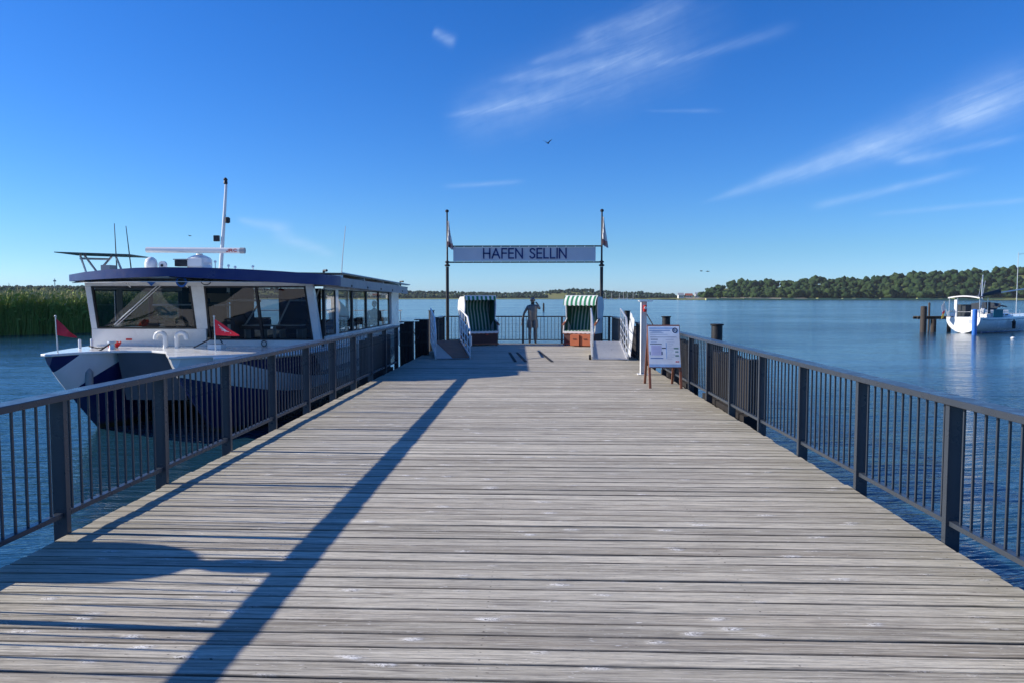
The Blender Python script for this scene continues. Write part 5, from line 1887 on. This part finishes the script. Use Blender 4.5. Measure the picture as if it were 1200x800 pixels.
# lowered mast/tripod, boom with cover, backstay
MB().tube([(1.9, -0.5, 1.3), (2.3, -0.4, 4.75)], 0.05, 8, 0.035).build('pole', 'alu', yt, world=False)
MB().tube([(0.25, -1.0, 2.9), (2.3, -0.4, 4.72)], 0.018, 6).build('stay', 'alu', yt, world=False)
MB().tube([(4.2, 0.2, 4.3), (2.7, -0.2, 2.6)], 0.02, 6).build('stay', 'alu', yt, world=False)
MB().tube([(2.3, -.4, 3.0), (1.7, -0.9, 1.4)], 0.02, 6).build('stay', 'alu', yt, world=False)
rows = []
for i in range(9):
    x = 2.4 + i * 0.5
    r = 0.10 + 0.14 * i / 8
    rows.append([(x, r * 0.7 * math.cos(a * PI / 5), 3.02 + 0.09 * i / 2 + r * math.sin(a * PI / 5)) for a in range(11)])
MB().grid(rows).build('boom_cover', 'canvas', yt, world=False)
MB().tube([(2.3, 0, 3.0), (12.15, 0, 3.7)], 0.05, 8).build('boom', 'alu', yt, world=False)
MB().tube([(12.2, 0, 1.3), (12.2, 0, 16.0)], 0.08, 12).build('mast', 'alu', yt, world=False)
# spray hoods and teal cloth
rows = [[(2.7 + 1.5 * math.sin(i * PI / 16) - 0.2, -1.15 + 2.3 * j / 8, 1.3 + (1.05 + 0.12 * math.sin(PI * j / 8)) * math.sin(i * PI / 16) ** 0.7) for j in range(9)] for i in range(9)][2:]
MB().grid(rows, 0.02).build('spray_hood', 'canvas', yt, world=False)
rows = [[(4.0 + 1.6 * i / 8, -1.0 + 2.0 * j / 8, 2.05 + 0.14 * math.sin(PI * i / 8) + 0.1 * math.sin(PI * j / 8)) for j in range(9)] for i in range(9)]
MB().grid(rows, 0.03).build('sun_awning', 'canvas', yt, world=False)
rows = [[(1.75 + 1.75 * i / 20, -1.50 + 0.02 * math.sin(i * 1.7) - 0.03, 1.25 + 0.62 * j / 4 + 0.02 * math.sin(i)) for i in range(21)] for j in range(5)]
MB().grid(rows, 0.02).build('dodger_cloth', 'teal', yt, world=False)
MB().tube([(1.75, -1.52, 1.89), (3.5, -1.55, 1.89)], 0.03, 6).build('guard_rail', 'teal', yt, world=False)
MB().box(1.0, 1.7, -1.35, -0.8, 1.25, 1.55).build('cockpit_cushion', 'clothwhite', yt, world=False, bevel=0.05)
MB().lathe((0.45, -1.28, 0), [(0.14, 1.55), (0.17, 1.6), (0.17, 1.95), (0.1, 2.02)], 14).build('outboard_motor', 'boatwhite', yt, world=False)
MB().tube([(2.2, -1.0, 1.6), (2.2, -0.9, 2.5)], 0.12, 8, 0.18).build('rolled_cloth', 'darkcloth', yt, world=False)
MB().box(0.9, 1.9, 0.2, 1.0, 1.3, 2.3).build('cockpit_tent', 'seat', yt, world=False, bevel=0.05)
MB().tube([(0.02, 1.15, 1.2), (-0.45, 1.3, 2.55)], 0.02, 6).build('flag_staff', 'white', yt, world=False)
rows = [[(-0.43 + 0.30 * v + 0.03 * math.sin(i), 1.28 + 0.05 * math.sin(i * 1.3), 2.45 - 0.20 * i - 0.15 * v) for v in (0, .5, 1)] for i in range(7)]
fb_ = MB()
for j in range(6):
    fb_.slot([0, 0, 0, 1, 2, 2][j])
    fb_.grid([[(p[0] - 0.35 * (v_ - 0.2), p[1], p[2]) for v_, p in enumerate(r)] for r in rows[j:j + 2]], 0.01)
fb_.build('flag', ['clothwhite', 'red', 'yellow'], yt, world=False)
MB().lathe((4.9, -half(4.9) - 0.16, 0), [(0.03, 0.30), (0.13, 0.36), (0.14, 0.90), (0.04, 1.0), (0.02, 1.12)], 14).build('fender', 'rubber', yt, world=False)
for i, x in enumerate((0.5, 2.0, 3.6, 5.2, 6.8)):
    MB().tube([(x, -half(x) + 0.08, sheer(x)), (x, -half(x) + 0.08, sheer(x) + 0.62)], 0.014, 6).build('stanchion', 'alu', yt, world=False)

jt = thing('jetty', 'small wooden jetty on brown piles at the stern of the sailing boat', 'jetty', (33.2, 62.0, W))
for i in range(9):
    x0 = 32.1 + i * 0.36
    MB().box(x0, x0 + 0.34, 62.9, 63.9, 0.06, 0.115).build('plank', 'beam', jt)
for y_ in (63.0, 63.7):
    MB().box(32.05, 35.4, y_, y_ + 0.12, -0.12, 0.055).build('beam', 'beam', jt)
for (x, y_, r, tp) in ((30.9, 60.9, 0.22, 0.60 - 0.9),):
    MB().lathe((33.35, 63.0, 0), [(r, -3.0), (r, -0.13)], 14).build('pile', 'brownpile', jt)
MB().lathe((32.3, 62.55, 0), [(0.25, -3.0), (0.245, 0.93), (0.20, 0.96)], 16).build('pile', 'brownpile', jt)
MB().lathe((33.6, 64.2, 0), [(0.085, -3.0), (0.085, 1.20), (0.05, 1.25)], 12).build('pile', 'brownpile', jt)
MB().lathe((35.3, 64.2, 0), [(0.16, -3.0), (0.16, -0.13)], 12).build('pile', 'brownpile', jt)
tag(MB().lathe((34.0, 58.3, 0), [(0.17, -4.0), (0.17, 0.72), (0.12, 0.78)], 16).build('blue_pile', 'bluepile'), 'bright blue mooring pile standing in front of the white sailing boat', 'pile')
tag(MB().ball((33.6, 53.0, W + 0.04), 0.16, 0.12, 0.10).build('buoy', 'white'), 'small white buoy floating below the sailing boat', 'buoy')

# a second yacht behind: mast with spreader
y2 = thing('yacht_mast_boat', 'distant yacht with a thin mast behind the sailing boat, near the right edge', 'sailboat', (54.2, 90.0, W))
secs = [[(54.2 + x - 4, 90 + s * w_, z) for (s, z) in ((-1, W + 1.0), (-0.8, W + 0.1), (0, W - 0.3), (0.8, W + 0.1), (1, W + 1.0))] for x, w_ in ((0, 1.1), (2, 1.4), (5, 1.4), (8, 0.6), (9.5, 0.03))]
b = MB().grid(secs)
b.build('hull', 'boatwhite', y2)
MB().box(52.3, 56.0, 89.2, 90.8, W + 0.9, W + 1.4).build('cabin', 'boatwhite', y2, bevel=0.1)
MB().tube([(57.3, 90.0, W + 1.0), (57.3, 90.0, 7.0)], 0.045, 8, 0.03).build('mast', 'alu', y2)
MB().tube([(57.3, 90.0, 6.8), (58.6, 90.0, 6.95)], 0.025, 6).build('spreader', 'alu', y2)

# ------------------------------------------------------------------ small far things
mk = thing('channel_marker', 'thin dark channel marker post standing in the water to the right of the statue', 'marker', (1.92, 166, W))
MB().lathe((1.92, 166, 0), [(0.20, -3), (0.20, 0.1), (0.17, 0.12), (0.17, 0.42), (0.02, 0.48)], 10).build('shaft', 'pile', mk)
lab = ['leftmost of the moored yachts off the far shore behind the right gangway', 'second moored yacht from the left off the far shore', 'third moored yacht from the left off the far shore',
       'fourth moored yacht from the left off the far shore, tallest mast', 'fifth moored yacht from the left off the far shore', 'rightmost of the moored yachts off the far shore']
for i, x in enumerate((122, 133, 147, 153, 160, 171)):
    yy = 1290 + 6 * (i % 3)
    t = thing('moored_yacht', 'tiny white ' + lab[i], 'yacht', (x, yy, W), 0, 'yachts moored off the far shore')
    secs = [[(x + dx, yy + s * w_, z) for (s, z) in ((-1, W + 1.1), (0, W - 0.3), (1, W + 1.1))] for dx, w_ in ((-4, 1.0), (0, 1.5), (4.5, 0.1))]
    MB().grid(secs, 0.05).build('hull', 'boatwhite', t)
    MB().box(x - 2, x + 1.5, yy - 0.8, yy + 0.8, W + 0.9, W + 1.6).build('cabin', 'boatwhite', t)
    MB().tube([(x + 0.5, yy, W + 1), (x + 0.5, yy, W + (13.0 if i == 3 else 10.5 + i % 2))], 0.22, 6).build('mast', 'white', t)
hl = ['small white house on the sandy shore left of the wooded hill', 'low white house with red roof in the middle of the shore houses', 'white house nearest the foot of the wooded hill']
for i, (x, w_, h_) in enumerate(((197, 7, 3.5), (208, 9, 2.8), (221, 9, 4.0))):
    yy = 1010
    z0 = 1.6
    t = thing('house', hl[i], 'house', (x, yy, z0), 0, 'houses on the far shore')
    MB().box(x - w_ / 2, x + w_ / 2, yy - 4, yy + 4, z0 - 2, z0 + h_).build('wall', 'house', t)
    MB().prism([(yy - 4.6, z0 + h_), (yy + 4.6, z0 + h_), (yy, z0 + h_ + 3.0)], x - w_ / 2 - 0.4, x + w_ / 2 + 0.4, 'yz').build('roof', 'tile' if i == 1 else 'grey', t)
    for k in range(3):
        MB().box(x - w_ / 2 + 1 + k * (w_ - 2) / 3, x - w_ / 2 + 2 + k * (w_ - 2) / 3, yy - 4.05, yy - 3.99, z0 + 0.9, z0 + 2.2).build('window', 'glassdark', t)
tw = thing('radio_tower', 'thin lattice radio tower above the dark wood at the far left', 'tower', (-465.4, 705, 2))
for (a, c) in ((-0.6, -0.6), (0.6, -0.6), (0, 0.7)):
    MB().tube([(-465.4 + a, 705 + c, 2), (-465.4 + a * 0.3, 705 + c * 0.3, 20)], 0.14, 5).build('leg', 'grey', tw)
for z in range(4, 20, 2):  # cross braces
    MB().tube([(-466 + 0.02 * z, 704.5, z), (-464.8 - 0.02 * z, 704.5, z + 2)], 0.08, 4).build('brace', 'grey', tw)
MB().box(-466.6, -464.2, 704.6, 705.4, 17.2, 18.6).build('antenna_head', 'grey', tw)

# ------------------------------------------------------------------ haze over the water
hm = bpy.data.materials.new('haze')
hm.use_nodes = True
hm.node_tree.nodes.clear()
k = NT(hm.node_tree)
pv = k.n('ShaderNodeVolumePrincipled')
pv.inputs['Color'].default_value = (0.80, 0.88, 1.0, 1)
pv.inputs['Density'].default_value = 0.00005
ho = k.n('ShaderNodeOutputMaterial')
hm.node_tree.links.new(pv.outputs[0], ho.inputs['Volume'])
M['haze'] = hm
tag(MB().box(-5100, 5100, -3100, 6600, -6.5, 62).build('haze', 'haze', smooth=False), 'thin blue haze over the water and the far shore', kind='stuff')
